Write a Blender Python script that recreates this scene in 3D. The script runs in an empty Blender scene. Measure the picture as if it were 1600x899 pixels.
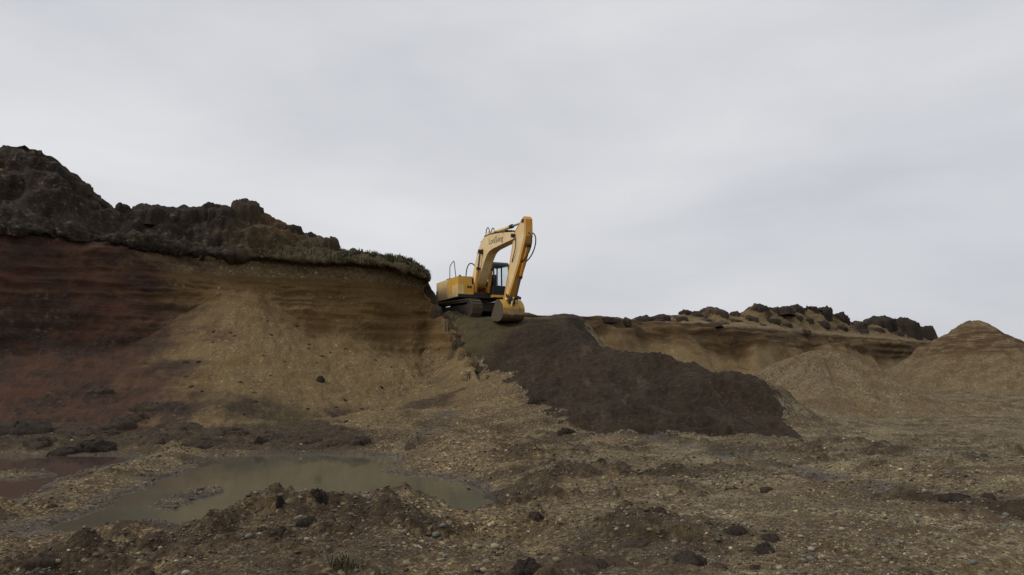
import bpy, bmesh, math, random
import numpy as np
from mathutils import Vector, Matrix
from mathutils.bvhtree import BVHTree

random.seed(7)
rng = np.random.default_rng(11)
scene = bpy.context.scene
COL = scene.collection

# ------------------------------------------------------------------ camera
CAM_Z = 2.0
F = 1256.0
PITCH = math.atan(140.5 / F)
cam_d = bpy.data.cameras.new('camera')
cam_d.sensor_width = 36.0
cam_d.lens = F / 1600.0 * 36.0
cam_d.clip_start = 0.1
cam_d.clip_end = 9000.0
cam = bpy.data.objects.new('camera', cam_d)
COL.objects.link(cam)
cam.location = (0, 0, CAM_Z)
cam.rotation_euler = (math.pi / 2 + PITCH, 0, 0)
scene.camera = cam

# ------------------------------------------------------------------ sky
SUN_EL, SUN_AZ = math.radians(42), math.radians(-112)     # azimuth measured from +Y towards +X
world = bpy.data.worlds.new('World')
scene.world = world
world.use_nodes = True
wn, wl = world.node_tree.nodes, world.node_tree.links
wn.clear()
w_out = wn.new('ShaderNodeOutputWorld')
w_bg = wn.new('ShaderNodeBackground')
w_bg.inputs['Strength'].default_value = 0.1
w_sky = wn.new('ShaderNodeTexSky')
w_sky.sky_type = 'NISHITA'
w_sky.sun_disc = False
w_sky.sun_elevation = SUN_EL
w_sky.sun_rotation = SUN_AZ
w_sky.dust_density = 3.0
w_tc = wn.new('ShaderNodeTexCoord')
w_map = wn.new('ShaderNodeMapping')
w_map.inputs['Scale'].default_value = (1.0, 1.0, 2.6)
w_map.inputs['Location'].default_value = (3.1, 0.4, 1.7)
w_n = wn.new('ShaderNodeTexNoise')
w_n.inputs['Scale'].default_value = 1.9
w_n.inputs['Detail'].default_value = 6.0
w_n.inputs['Roughness'].default_value = 0.50
w_n.inputs['Distortion'].default_value = 0.25
w_r = wn.new('ShaderNodeValToRGB')
w_r.color_ramp.elements[0].position = 0.30
w_r.color_ramp.elements[0].color = (5.75, 5.90, 6.35, 1)
w_r.color_ramp.elements[1].position = 0.70
w_r.color_ramp.elements[1].color = (7.85, 7.88, 8.05, 1)
w_mix = wn.new('ShaderNodeMixRGB')
w_mix.inputs['Fac'].default_value = 0.93
wl.new(w_tc.outputs['Generated'], w_map.inputs['Vector'])
wl.new(w_map.outputs['Vector'], w_n.inputs['Vector'])
wl.new(w_n.outputs['Fac'], w_r.inputs['Fac'])
wl.new(w_sky.outputs['Color'], w_mix.inputs['Color1'])
wl.new(w_r.outputs['Color'], w_mix.inputs['Color2'])
wl.new(w_mix.outputs['Color'], w_bg.inputs['Color'])
wl.new(w_bg.outputs['Background'], w_out.inputs['Surface'])

sun_d = bpy.data.lights.new('sun', 'SUN')
sun_d.energy = 1.45
sun_d.angle = math.radians(18)
sun_d.color = (1.0, 0.96, 0.90)
sun = bpy.data.objects.new('sun', sun_d)
COL.objects.link(sun)
sdir = Vector((math.sin(SUN_AZ) * math.cos(SUN_EL), math.cos(SUN_AZ) * math.cos(SUN_EL), math.sin(SUN_EL)))
sun.rotation_euler = sdir.to_track_quat('Z', 'Y').to_euler()
sun.location = (-20, -20, 40)

vs = scene.view_settings
vs.view_transform = 'Standard'
vs.look = 'None'
vs.exposure = 0.0
vs.gamma = 1.0
vs.use_curve_mapping = False

# ------------------------------------------------------------------ helpers: pixels measured in the photo -> places
CP, SP = math.cos(PITCH), math.sin(PITCH)
def ray(px, py):
    a = (px - 800.0) / F
    b = -(py - 449.5) / F
    return np.array([a, CP - b * SP, SP + b * CP])
def at(px, py, D):
    r = ray(px, py)
    return np.array([0, 0, CAM_Z]) + r * (D / r[1])
def atz(px, py, z):
    r = ray(px, py)
    return np.array([0, 0, CAM_Z]) + r * ((z - CAM_Z) / r[2])

# ------------------------------------------------------------------ numpy noise
def _hash(ix, iy, iz, seed):
    with np.errstate(over='ignore'):
        h = (ix.astype(np.uint32) * np.uint32(374761393) + iy.astype(np.uint32) * np.uint32(668265263)
             + iz.astype(np.uint32) * np.uint32(2147483647) + np.uint32((seed * 974634777 + 12345) & 0xffffffff))
        h = (h ^ (h >> np.uint32(13))) * np.uint32(1274126177)
        h = (h ^ (h >> np.uint32(16))) * np.uint32(2246822519)
        h = h ^ (h >> np.uint32(15))
    return h.astype(np.float64) / 4294967295.0
def vnoise(p, seed=0):
    p = np.asarray(p, dtype=np.float64)
    f = np.floor(p)
    i = f.astype(np.int64) + 100000
    t = p - f
    t = t * t * t * (t * (t * 6 - 15) + 10)
    r = 0
    for dx in (0, 1):
        wx = t[:, 0] if dx else 1 - t[:, 0]
        for dy in (0, 1):
            wy = t[:, 1] if dy else 1 - t[:, 1]
            for dz in (0, 1):
                wz = t[:, 2] if dz else 1 - t[:, 2]
                r = r + wx * wy * wz * _hash(i[:, 0] + dx, i[:, 1] + dy, i[:, 2] + dz, seed)
    return r * 2 - 1
def fbm(p, octv=4, seed=0, gain=0.5, lac=2.03):
    a, r, tot = 1.0, 0, 0
    q = np.array(p, dtype=np.float64)
    for k in range(octv):
        r = r + a * vnoise(q, seed + k * 17)
        tot += a
        a *= gain
        q = q * lac + 13.7
    return r / tot
def billow(p, octv=3, seed=0):
    a, r, tot = 1.0, 0, 0
    q = np.array(p, dtype=np.float64)
    for k in range(octv):
        r = r + a * (1 - 2 * np.abs(vnoise(q, seed + k * 29)))
        tot += a
        a *= 0.5
        q = q * 2.1 + 7.3
    return r / tot          # rounded lumps... positive at crests
def sstep(e0, e1, x):
    t = np.clip((x - e0) / (e1 - e0), 0, 1)
    return t * t * (3 - 2 * t)
def poly_sd(P, poly):
    """signed distance (negative inside) of Nx2 points to a polygon"""
    poly = np.asarray(poly)[:, :2]
    n = len(poly)
    d = np.full(len(P), 1e9)
    ins = np.zeros(len(P), bool)
    for i in range(n):
        a, b = poly[i], poly[(i + 1) % n]
        e = b - a
        w = P - a
        t = np.clip((w @ e) / (e @ e + 1e-12), 0, 1)
        d = np.minimum(d, np.hypot(w[:, 0] - t * e[0], w[:, 1] - t * e[1]))
        c = ((a[1] > P[:, 1]) != (b[1] > P[:, 1]))
        with np.errstate(divide='ignore', invalid='ignore'):
            xi = (b[0] - a[0]) * (P[:, 1] - a[1]) / (b[1] - a[1]) + a[0]
        ins ^= c & (P[:, 0] < xi)
    return np.where(ins, -d, d)
def line_d(P, pts):
    pts = np.asarray(pts)[:, :2]
    d = np.full(len(P), 1e9)
    for a, b in zip(pts[:-1], pts[1:]):
        e = b - a
        w = P - a
        t = np.clip((w @ e) / (e @ e + 1e-12), 0, 1)
        d = np.minimum(d, np.hypot(w[:, 0] - t * e[0], w[:, 1] - t * e[1]))
    return d

# ------------------------------------------------------------------ mesh / object helpers
def tag(o, label=None, cat=None, group=None, kind=None):
    if label: o['label'] = label
    if cat: o['category'] = cat
    if group: o['group'] = group
    if kind: o['kind'] = kind
    return o
def link(name, me, mat=None, parent=None):
    o = bpy.data.objects.new(name, me)
    COL.objects.link(o)
    if mat is not None and len(me.materials) == 0:
        me.materials.append(mat)
    if parent is not None:
        o.parent = parent
    return o
def raw_mesh(name, V, Fq, smooth=True):
    me = bpy.data.meshes.new(name)
    V = np.asarray(V, dtype=np.float32)
    Fq = np.asarray(Fq, dtype=np.int32)
    k = Fq.shape[1]
    me.vertices.add(len(V))
    me.vertices.foreach_set('co', V.ravel())
    me.loops.add(Fq.size)
    me.loops.foreach_set('vertex_index', Fq.ravel())
    me.polygons.add(len(Fq))
    me.polygons.foreach_set('loop_start', np.arange(0, Fq.size, k, dtype=np.int32))
    me.polygons.foreach_set('loop_total', np.full(len(Fq), k, dtype=np.int32))
    me.update(calc_edges=True)
    me.validate()
    me.polygons.foreach_set('use_smooth', np.full(len(me.polygons), smooth))
    return me
def grid_faces(nr, nc, keep=None):
    i = np.arange(nr * nc).reshape(nr, nc)
    q = np.stack([i[:-1, :-1], i[:-1, 1:], i[1:, 1:], i[1:, :-1]], -1).reshape(-1, 4)
    if keep is not None:
        q = q[keep[q].all(axis=1)]
    return q
def compact(V, Fq, *attrs):
    used = np.zeros(len(V), bool)
    used[Fq.ravel()] = True
    idx = np.cumsum(used) - 1
    return V[used], idx[Fq], [a[used] for a in attrs]
def fattr(me, name, vals):
    a = me.attributes.new(name, 'FLOAT', 'POINT')
    a.data.foreach_set('value', np.asarray(vals, dtype=np.float32))
def grid_normals(P, nr, nc):
    G = P.reshape(nr, nc, 3)
    du = np.gradient(G, axis=1)
    dv = np.gradient(G, axis=0)
    n = np.cross(du, dv)
    n /= np.linalg.norm(n, axis=2, keepdims=True) + 1e-9
    return n.reshape(-1, 3)

# ------------------------------------------------------------------ material node helpers
class NB:
    def __init__(self, name):
        self.m = bpy.data.materials.new(name)
        self.m.use_nodes = True
        self.t = self.m.node_tree
        self.n, self.l = self.t.nodes, self.t.links
        self.n.clear()
        self.out = self.n.new('ShaderNodeOutputMaterial')
        self.b = self.n.new('ShaderNodeBsdfPrincipled')
        self.l.new(self.b.outputs[0], self.out.inputs['Surface'])
        self.b.inputs['Specular IOR Level'].default_value = 0.25
        self.pos = self.n.new('ShaderNodeNewGeometry').outputs['Position']
    def obj_coords(self):
        self.pos = self.n.new('ShaderNodeTexCoord').outputs['Object']
    def set(self, sock, v):
        if isinstance(v, (int, float)): sock.default_value = v
        elif isinstance(v, tuple): sock.default_value = v if len(v) == 4 or sock.type == 'VECTOR' else (*v, 1)
        else: self.l.new(v, sock)
    def scale(self, s, loc=(0, 0, 0)):
        m = self.n.new('ShaderNodeMapping')
        m.inputs['Scale'].default_value = s if isinstance(s, tuple) else (s, s, s)
        m.inputs['Location'].default_value = loc
        self.l.new(self.pos, m.inputs['Vector'])
        return m.outputs[0]
    def noise(self, s, detail=4, rough=0.55, dist=0.0, loc=(0, 0, 0)):
        k = self.n.new('ShaderNodeTexNoise')
        k.inputs['Scale'].default_value = 1.0
        k.inputs['Detail'].default_value = detail
        k.inputs['Roughness'].default_value = rough
        k.inputs['Distortion'].default_value = dist
        self.l.new(self.scale(s, loc), k.inputs['Vector'])
        return k.outputs['Fac']
    def voro(self, s, loc=(0, 0, 0)):
        k = self.n.new('ShaderNodeTexVoronoi')
        k.inputs['Scale'].default_value = 1.0
        self.l.new(self.scale(s, loc), k.inputs['Vector'])
        sp = self.n.new('ShaderNodeSeparateColor')
        self.l.new(k.outputs['Color'], sp.inputs[0])
        return k.outputs['Distance'], sp.outputs[0], sp.outputs[1]
    def ramp(self, fac, stops, interp='LINEAR'):
        r = self.n.new('ShaderNodeValToRGB')
        r.color_ramp.interpolation = interp
        e = r.color_ramp.elements
        while len(e) < len(stops): e.new(0.5)
        for i, (p, c) in enumerate(stops):
            e[i].position = p
            e[i].color = (c, c, c, 1) if isinstance(c, (int, float)) else (*c, 1)
        self.l.new(fac, r.inputs[0])
        return r.outputs[0]
    def mix(self, fac, a, b, mode='MIX'):
        m = self.n.new('ShaderNodeMixRGB')
        m.blend_type = mode
        self.set(m.inputs[0], fac); self.set(m.inputs[1], a); self.set(m.inputs[2], b)
        return m.outputs[0]
    def math(self, op, a, b=0.0, clamp=False):
        m = self.n.new('ShaderNodeMath')
        m.operation = op
        m.use_clamp = clamp
        self.set(m.inputs[0], a); self.set(m.inputs[1], b)
        return m.outputs[0]
    def attr(self, name):
        a = self.n.new('ShaderNodeAttribute')
        a.attribute_name = name
        return a.outputs['Fac']
    def color_attr(self, name):
        a = self.n.new('ShaderNodeAttribute')
        a.attribute_name = name
        return a.outputs['Color']
    def bump(self, h, strength=0.5, dist=0.05):
        b = self.n.new('ShaderNodeBump')
        b.inputs['Strength'].default_value = strength
        b.inputs['Distance'].default_value = dist
        self.l.new(h, b.inputs['Height'])
        self.l.new(b.outputs[0], self.b.inputs['Normal'])
    def finish(self, col, rough=0.9):
        self.set(self.b.inputs['Base Color'], col)
        self.set(self.b.inputs['Roughness'], rough)
        return self.m

PEB = [(0.0, (0.032, 0.023, 0.014)), (0.30, (0.082, 0.059, 0.032)), (0.58, (0.128, 0.096, 0.053)),
       (0.82, (0.180, 0.145, 0.088)), (0.94, (0.25, 0.212, 0.140)), (1.0, (0.42, 0.38, 0.28))]
PEBG = [(0.0, (0.052, 0.045, 0.032)), (0.30, (0.112, 0.097, 0.064)), (0.58, (0.165, 0.147, 0.098)),
        (0.82, (0.205, 0.186, 0.130)), (0.94, (0.26, 0.24, 0.175)), (1.0, (0.40, 0.37, 0.28))]
def pebble_color(nb, ramp_stops, s1=17.0, s2=48.0):
    d1, r1, g1 = nb.voro(s1)
    d2, r2, g2 = nb.voro(s2, (3.3, 1.7, 9.1))
    c1 = nb.ramp(r1, ramp_stops)
    c2 = nb.ramp(r2, ramp_stops)
    pick = nb.ramp(g1, [(0.45, 0.0), (0.55, 1.0)])
    return nb.mix(pick, c2, c1), d1, d2

def mat_floor():
    nb = NB('pit_gravel')
    ca, d1, d2 = pebble_color(nb, PEB)
    cb, d3, d4 = pebble_color(nb, PEBG, 22.0, 60.0)
    c = nb.mix(nb.attr('grey'), ca, cb)
    # brown earth between the stones, in ragged patches
    n1 = nb.noise(0.9, 6, 0.62, 0.6)
    n2 = nb.noise(4.5, 5, 0.65, 0.4)
    m = nb.math('ADD', nb.math('MULTIPLY', n1, 0.6), nb.math('MULTIPLY', n2, 0.4))
    earth = nb.ramp(m, [(0.44, 0.0), (0.57, 0.88)])
    ec = nb.mix(nb.noise(11.0, 3), (0.026, 0.019, 0.012), (0.085, 0.062, 0.036))
    c = nb.mix(earth, c, ec)
    dS, rS, gS = nb.voro(28.0, (7, 1, 3))
    c = nb.mix(nb.ramp(rS, [(0.80, 0.0), (0.88, 0.85)]), c, nb.ramp(gS, [(0.0, (0.11, 0.085, 0.045)), (0.55, (0.20, 0.165, 0.10)), (0.9, (0.27, 0.235, 0.16)), (1.0, (0.45, 0.41, 0.32))]))
    st = nb.noise((0.35, 1.5, 0.5), 6, 0.65, 0.5, (3, 0, 0))
    c = nb.mix(nb.math('MULTIPLY', nb.ramp(st, [(0.48, 0.0), (0.62, 0.75)]), nb.attr('grey')), c, nb.mix(nb.noise(8.0, 4), (0.040, 0.029, 0.017), (0.085, 0.062, 0.034)))
    # rusty and mossy tints
    c = nb.mix(nb.ramp(nb.noise(1.7, 3, 0.5, 0, (5, 5, 5)), [(0.58, 0.0), (0.74, 0.28)]), c, (0.12, 0.068, 0.03))
    c = nb.mix(nb.ramp(nb.noise(1.1, 3, 0.5, 0, (9, 2, 5)), [(0.58, 0.0), (0.75, 0.45)]), c, (0.070, 0.075, 0.035))
    ta = nb.mix(0.5, nb.mix(nb.noise(0.6, 4, 0.6), (0.110, 0.082, 0.040), (0.175, 0.134, 0.070)), ca)
    c = nb.mix(nb.attr('tan'), c, ta)
    pe = nb.math('MULTIPLY', nb.attr('peat'), nb.ramp(n2, [(0.30, 0.55), (0.55, 1.0)]), True)
    c = nb.mix(pe, c, nb.mix(nb.noise(14.0, 4, 0.7), (0.010, 0.008, 0.006), (0.055, 0.039, 0.026)))
    c = nb.mix(1.0, c, (1.16, 1.04, 0.84), 'MULTIPLY')
    wet = nb.attr('wet')
    c = nb.mix(nb.math('MULTIPLY', wet, 0.62), c, (0.030, 0.026, 0.024))
    rough = nb.math('SUBTRACT', 0.92, nb.math('MULTIPLY', wet, 0.45))
    h = nb.math('ADD', nb.math('MULTIPLY', d1, -0.6), nb.math('MULTIPLY', n2, 1.2))
    h = nb.math('ADD', h, nb.math('MULTIPLY', d2, -0.25))
    nb.bump(h, 0.7, 0.06)
    return nb.finish(c, rough)

def mat_bank():
    nb = NB('quarry_face')
    sep = nb.n.new('ShaderNodeSeparateXYZ')
    nb.l.new(nb.pos, sep.inputs[0])
    # bedding: thin wavering beds of ochre sand, brown loam and tan gravel
    bed1 = nb.noise((0.10, 0.10, 3.2), 4, 0.6, 0.15)
    bed2 = nb.noise((0.22, 0.22, 11.0), 3, 0.6, 0.1, (4, 4, 4))
    bm = nb.math('ADD', nb.math('MULTIPLY', bed1, 0.62), nb.math('MULTIPLY', bed2, 0.38))
    c = nb.ramp(bm, [(0.30, (0.062, 0.042, 0.021)), (0.43, (0.122, 0.076, 0.029)), (0.52, (0.155, 0.099, 0.038)),
                     (0.60, (0.100, 0.066, 0.029)), (0.72, (0.170, 0.120, 0.058))])
    blot = nb.noise((0.35, 0.35, 0.7), 5, 0.6, 0.4, (1, 8, 3))
    c = nb.mix(nb.ramp(blot, [(0.42, 0.0), (0.66, 0.75)]), c, nb.mix(nb.noise(2.2, 4), (0.095, 0.064, 0.027), (0.175, 0.100, 0.034)))
    grain = nb.noise(24.0, 3, 0.7)
    c = nb.mix(0.35, c, nb.ramp(grain, [(0.25, 0.03), (0.75, 0.55)]), 'OVERLAY')
    dE, rE, gE = nb.voro(10.0, (5, 3, 1))
    c = nb.mix(nb.math('MULTIPLY', nb.ramp(rE, [(0.90, 0.0), (0.95, 0.75)]), nb.ramp(bed1, [(.45, 0.0), (.6, 1.0)])), c, nb.ramp(gE, [(0.0, (0.05, 0.035, 0.02)), (0.6, (0.19, 0.14, 0.08)), (1.0, (0.34, 0.29, 0.20))]))
    # talus of sandy gravel
    pc, d1, d2 = pebble_color(nb, [(0.0, (0.085, 0.060, 0.032)), (0.35, (0.150, 0.112, 0.058)), (0.7, (0.205, 0.158, 0.088)),
                                   (0.93, (0.28, 0.23, 0.14)), (1.0, (0.52, 0.47, 0.36))], 11.0, 30.0)
    sand = nb.mix(nb.noise(0.6, 5, 0.6), (0.130, 0.088, 0.034), (0.225, 0.165, 0.075))
    tal = nb.mix(0.45, sand, pc)
    c = nb.mix(0.10, c, sand)
    tal = nb.mix(nb.math('MULTIPLY', nb.ramp(nb.noise((.5, .5, .9), 6, .65, .4, (3, 9, 2)), [(.40, 0.0), (.66, 1.0)]), .45), tal, (.135, .090, .036))
    c = nb.mix(nb.math('MULTIPLY', nb.attr('talus'), .9), c, tal)
    gv = nb.mix(0.75, (0.17, 0.145, 0.10), pc)
    c = nb.mix(nb.attr('gravel'), c, gv)
    # reddish earth at left, with the lens's dark red cast put into its colour
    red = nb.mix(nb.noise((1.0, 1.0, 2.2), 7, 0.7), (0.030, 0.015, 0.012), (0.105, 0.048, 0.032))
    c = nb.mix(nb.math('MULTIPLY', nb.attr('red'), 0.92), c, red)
    # slumped dark soil smears
    sm = nb.noise((0.45, 0.45, 1.3), 8, 0.70, 0.35, (2, 7, 1))
    smf = nb.math('MULTIPLY', nb.ramp(sm, [(0.44, 0.0), (0.58, 1.0)]), nb.attr('smear'), True)
    dk = nb.mix(nb.noise(7.0, 5, 0.7), (0.020, 0.014, 0.012), (0.065, 0.042, 0.030))
    c = nb.mix(smf, c, dk)
    # peat and turf
    n2 = nb.noise(3.5, 6, 0.7, 0.4)
    pt = nb.ramp(n2, [(0.30, (0.009, 0.007, 0.006)), (0.52, (0.027, 0.020, 0.016)), (0.72, (0.070, 0.052, 0.038))])
    dP, rP, gP = nb.voro(9.0, (2, 2, 8))
    pt = nb.mix(nb.math('MULTIPLY', nb.ramp(rP, [(0.86, 0.0), (0.92, 0.7)]), nb.ramp(n2, [(.45, 0.0), (.6, 1.0)])), pt, (0.16, 0.12, 0.08))
    c = nb.mix(nb.attr('peat'), c, pt)
    tf = nb.ramp(nb.noise(5.0, 5, 0.7), [(0.3, (0.030, 0.026, 0.014)), (0.55, (0.070, 0.062, 0.028)), (0.75, (0.120, 0.105, 0.055))])
    c = nb.mix(nb.attr('turf'), c, tf)
    c = nb.mix(1.0, c, (1.03, 0.97, 0.90), 'MULTIPLY')
    h = nb.math('ADD', nb.math('MULTIPLY', bm, 1.0), nb.math('MULTIPLY', grain, 0.35))
    h = nb.math('ADD', h, nb.math('MULTIPLY', n2, 0.8))
    h = nb.math('ADD', h, nb.math('MULTIPLY', d1, -0.3))
    nb.bump(h, 0.75, 0.12)
    return nb.finish(c, 0.95)

def mat_peat(name, dark, light, s=6.0, speck=0.0, olive=False):
    nb = NB(name)
    n1 = nb.noise(s, 6, 0.72, 0.3)
    n2 = nb.noise(s * 0.22, 4, 0.6)
    c = nb.mix(nb.ramp(n1, [(0.28, 0.0), (0.72, 1.0)]), dark, light)
    c = nb.mix(nb.ramp(n2, [(0.4, 0.0), (0.7, 0.5)]), c, tuple(0.6 * x for x in light))
    c = nb.mix(nb.ramp(nb.noise((.35, .5, .35), 5, .6, .6, (3, 3, 3)), [(.45, 0.0), (.7, .55)]), c, tuple(1.25 * x + .006 for x in light))
    if olive:
        c = nb.mix(1.0, c, (.80, .70, .58), 'MULTIPLY')
        sk = nb.noise((1.1, .22, .5), 7, .68, .5, (4, 4, 0))
        c = nb.mix(nb.ramp(sk, [(.45, 0.0), (.66, .75)]), c, nb.mix(nb.noise(6.0, 5, .7), (.020, .014, .009), (.070, .048, .030)))
        c = nb.mix(nb.ramp(nb.noise((1.6, .4, .8), 6, .7, .4, (9, 1, 0)), [(.57, 0.0), (.68, .5)]), c, (.095, .072, .048))
        gcol, gd1, gd2 = pebble_color(nb, PEB, 14.0, 34.0)
        tm = nb.math('GREATER_THAN', nb.math('MULTIPLY', nb.attr('thin'), 1.0), nb.math('ADD', nb.math('MULTIPLY', nb.noise(1.7, 8, .75), 1.15), .12))
        c = nb.mix(nb.math('MULTIPLY', tm, .85), c, gcol)
        c = nb.mix(nb.math('MULTIPLY', nb.attr('olive'), nb.ramp(nb.noise(1.6, 5, .65), [(.3, .25), (.6, 1.0)])), c, nb.mix(nb.noise(5.0, 4), (.042, .036, .014), (.105, .078, .034)))
    if speck > 0:
        d, r, g = nb.voro(16.0)
        c = nb.mix(nb.ramp(r, [(0.90, 0.0), (0.96, speck)]), c, (0.24, 0.20, 0.14))
    nb.bump(n1, 0.8, 0.08)
    return nb.finish(c, 0.97)

def mat_heap(name, stops, s1, s2, earth=0.35):
    nb = NB(name)
    pc, d1, d2 = pebble_color(nb, stops, s1, s2)
    n1 = nb.noise(1.2, 6, 0.65, 0.5)
    c = nb.mix(nb.ramp(n1, [(0.44, 0.0), (0.62, earth)]), pc, (0.080, 0.055, 0.027))
    c = nb.mix(nb.ramp(nb.noise((.5, .5, .8), 6, .65, .5, (6, 1, 2)), [(.5, 0.0), (.68, .7)]), c, (0.105, 0.066, 0.032))
    bed = nb.noise((0.45, 0.45, 4.2), 6, 0.66, 0.35)
    c = nb.mix(nb.math('MULTIPLY', nb.attr('strata'), nb.ramp(bed, [(0.44, 0.0), (0.54, 0.95)])), c, (0.066, 0.038, 0.019))
    c = nb.mix(1.0, c, (1.06, 0.98, 0.86), 'MULTIPLY')
    nb.bump(nb.math('ADD', nb.math('MULTIPLY', d1, -0.5), n1), 0.7, 0.1)
    return nb.finish(c, 0.95)

M_FLOOR = mat_floor()
M_BANK = mat_bank()
M_SPOIL = mat_peat('dark_topsoil', (0.010, 0.0075, 0.005), (0.050, 0.034, 0.019), 9.0, 0.10, True)
M_CLOD = mat_peat('peat_clod', (0.010, 0.008, 0.006), (0.050, 0.036, 0.026), 9.0)
M_CLODB = mat_peat('brown_clod', (0.014, 0.010, 0.007), (0.078, 0.054, 0.036), 7.0)
M_TURF = mat_peat('turf_clod', (0.020, 0.017, 0.010), (0.075, 0.062, 0.034), 9.0)
M_HEAP = mat_heap('grey_gravel_heap', [(0.0, (0.075, 0.058, 0.034)), (0.35, (0.125, 0.100, 0.060)), (0.7, (0.170, 0.138, 0.085)),
                                       (0.96, (0.20, 0.168, 0.108)), (1.0, (0.30, 0.26, 0.19))], 13.0, 34.0, .6)

# ------------------------------------------------------------------ pit floor: height from surveyed control points
W = lambda px, py, D: tuple(at(px, py, D))
Z = lambda px, py, z: tuple(atz(px, py, z))
ctrl = []
for px, z in ((-200, .35), (0, .35), (200, .36), (400, .42), (600, .42), (800, .40), (1000, .40), (1200, .40), (1400, .36), (1600, .36), (1800, .36)):
    ctrl.append(Z(px, 899, z))
ctrl += [(-6, 2, .4), (0, 2, .4), (6, 2, .4), (-3, -4, .4), (3, -4, .4), (-14, 4, .4), (14, 4, .4), (14, 12, .4), (20, 20, .45), (-16, 12, .3)]
# front mound between camera and pool
ctrl += [W(335, 829, 9.3), W(380, 806, 9.1), W(430, 786, 9.1), W(500, 771, 9.3), W(600, 765, 9.5), W(650, 776, 9.6), W(690, 792, 9.9), W(760, 800, 10.5),
         Z(240, 838, .16), Z(120, 848, .15), Z(20, 850, .2), Z(560, 830, .55), Z(420, 840, .5), Z(700, 840, .45)]
# pool surroundings
ctrl += [Z(100, 760, .16), Z(180, 745, .2), Z(260, 722, .16), Z(60, 800, .14), Z(0, 820, .16), (-12, 14, .12), (-13, 20, .12)]
ctrl += [Z(p, 692, .22) for p in (-100, 0, 100, 200, 300, 400, 500, 580)]
ctrl += [Z(700, 735, .16), Z(790, 770, .26), Z(800, 720, .3), Z(700, 690, .4), Z(850, 690, .5), Z(900, 740, .42), Z(900, 800, .46),
         Z(1000, 720, .36), Z(1100, 705, .36), Z(1250, 692, .36), Z(1400, 700, .40), Z(1600, 700, .42), Z(1600, 800, .40), Z(1200, 800, .42),
         Z(1060, 835, .5), Z(1400, 800, .40), Z(1400, 750, .40), Z(1800, 720, .45), Z(1450, 645, .5), Z(1600, 640, .55), Z(1800, 640, .6), Z(1300, 668, .45)]
# pebbly rise towards the tip
ctrl += [W(650, 648, 28.0), W(600, 645, 29), W(700, 622, 31.0), W(745, 592, 33), W(765, 588, 32.4), (-6.5, 35, .8), (-5, 36, 1.4), (-4.2, 38, 2.6), (-7, 38, 1.5), (-4.6, 40, 3.4), W(800, 606, 30), W(830, 632, 27), W(870, 660, 24.2), W(905, 680, 22)]
# the tip slope of dark soil and its right ridge
ctrl += [W(722, 556, 36.5), W(760, 545, 36), W(800, 560, 34.5), W(850, 600, 30), W(900, 600, 29.5), W(900, 545, 34.5), W(950, 640, 25), W(1000, 600, 28.5), W(1050, 640, 25), W(1150, 640, 25),
         W(915, 505, 38), W(960, 551, 33), W(1020, 560, 31), W(1080, 572, 29), W(1130, 588, 27.6), W(1160, 586, 27), W(1190, 612, 25.6), W(1220, 645, 24.4), Z(1250, 683, .40)]
# behind that ridge
ctrl += [tuple(at(930, 590, 41) * [1, 1, 0] + [0, 0, 3.2]), tuple(at(990, 590, 38) * [1, 1, 0] + [0, 0, 1.6]), tuple(at(1080, 590, 33.5) * [1, 1, 0] + [0, 0, 1.0]),
         tuple(at(1180, 590, 30.5) * [1, 1, 0] + [0, 0, .8]), tuple(at(1000, 590, 46) * [1, 1, 0] + [0, 0, 1.2]), tuple(at(1100, 590, 44) * [1, 1, 0] + [0, 0, .8]),
         tuple(at(1250, 590, 50) * [1, 1, 0] + [0, 0, .8]), tuple(at(1400, 590, 55) * [1, 1, 0] + [0, 0, .8]), tuple(at(1550, 590, 48) * [1, 1, 0] + [0, 0, 1.0]), tuple(at(1800, 590, 60) * [1, 1, 0] + [0, 0, .9])]
# digger's ledge
ctrl += [W(692, 492, 40.2), W(740, 494, 40.3), W(800, 499, 39.0), W(850, 498, 40.0), W(880, 499, 39.5), W(895, 499, 41), W(912, 500, 40), (-3, 42, 5.0), (-1.5, 42, 5.0), (-2.6, 44, 5.0), (-.6, 41, 4.98), (-4.2, 43, 5.1),
         (-.6, 39.3, 4.85), (1.5, 46, 5.1), (-2, 50, 5.2), (3, 50, 5.1), (-4.5, 46, 5.6), (-6, 60, 5.2), (4, 62, 5.2), (-2, 75, 5.0), (10, 75, 5.0)]
# under the left bank
ctrl += [(-18, 32, .3), (-10, 34, .5), (-26, 28, .2), (-12, 45, 1.5), (-30, 60, 2.0), (40, 45, .8), (60, 60, 1.0)]
ctrl = np.array(ctrl)
_c = ctrl[:, :2]
_K = np.sqrt(((_c[:, None] - _c[None]) ** 2).sum(-1) + 0.35)
_n = len(ctrl)
_A = np.zeros((_n + 3, _n + 3))
_A[:_n, :_n] = _K + np.eye(_n) * -0.02
_A[:_n, _n] = 1; _A[:_n, _n + 1:] = _c
_A[_n, :_n] = 1; _A[_n + 1:, :_n] = _c.T
_wt = np.linalg.solve(_A, np.concatenate([ctrl[:, 2], [0, 0, 0]]))

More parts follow.
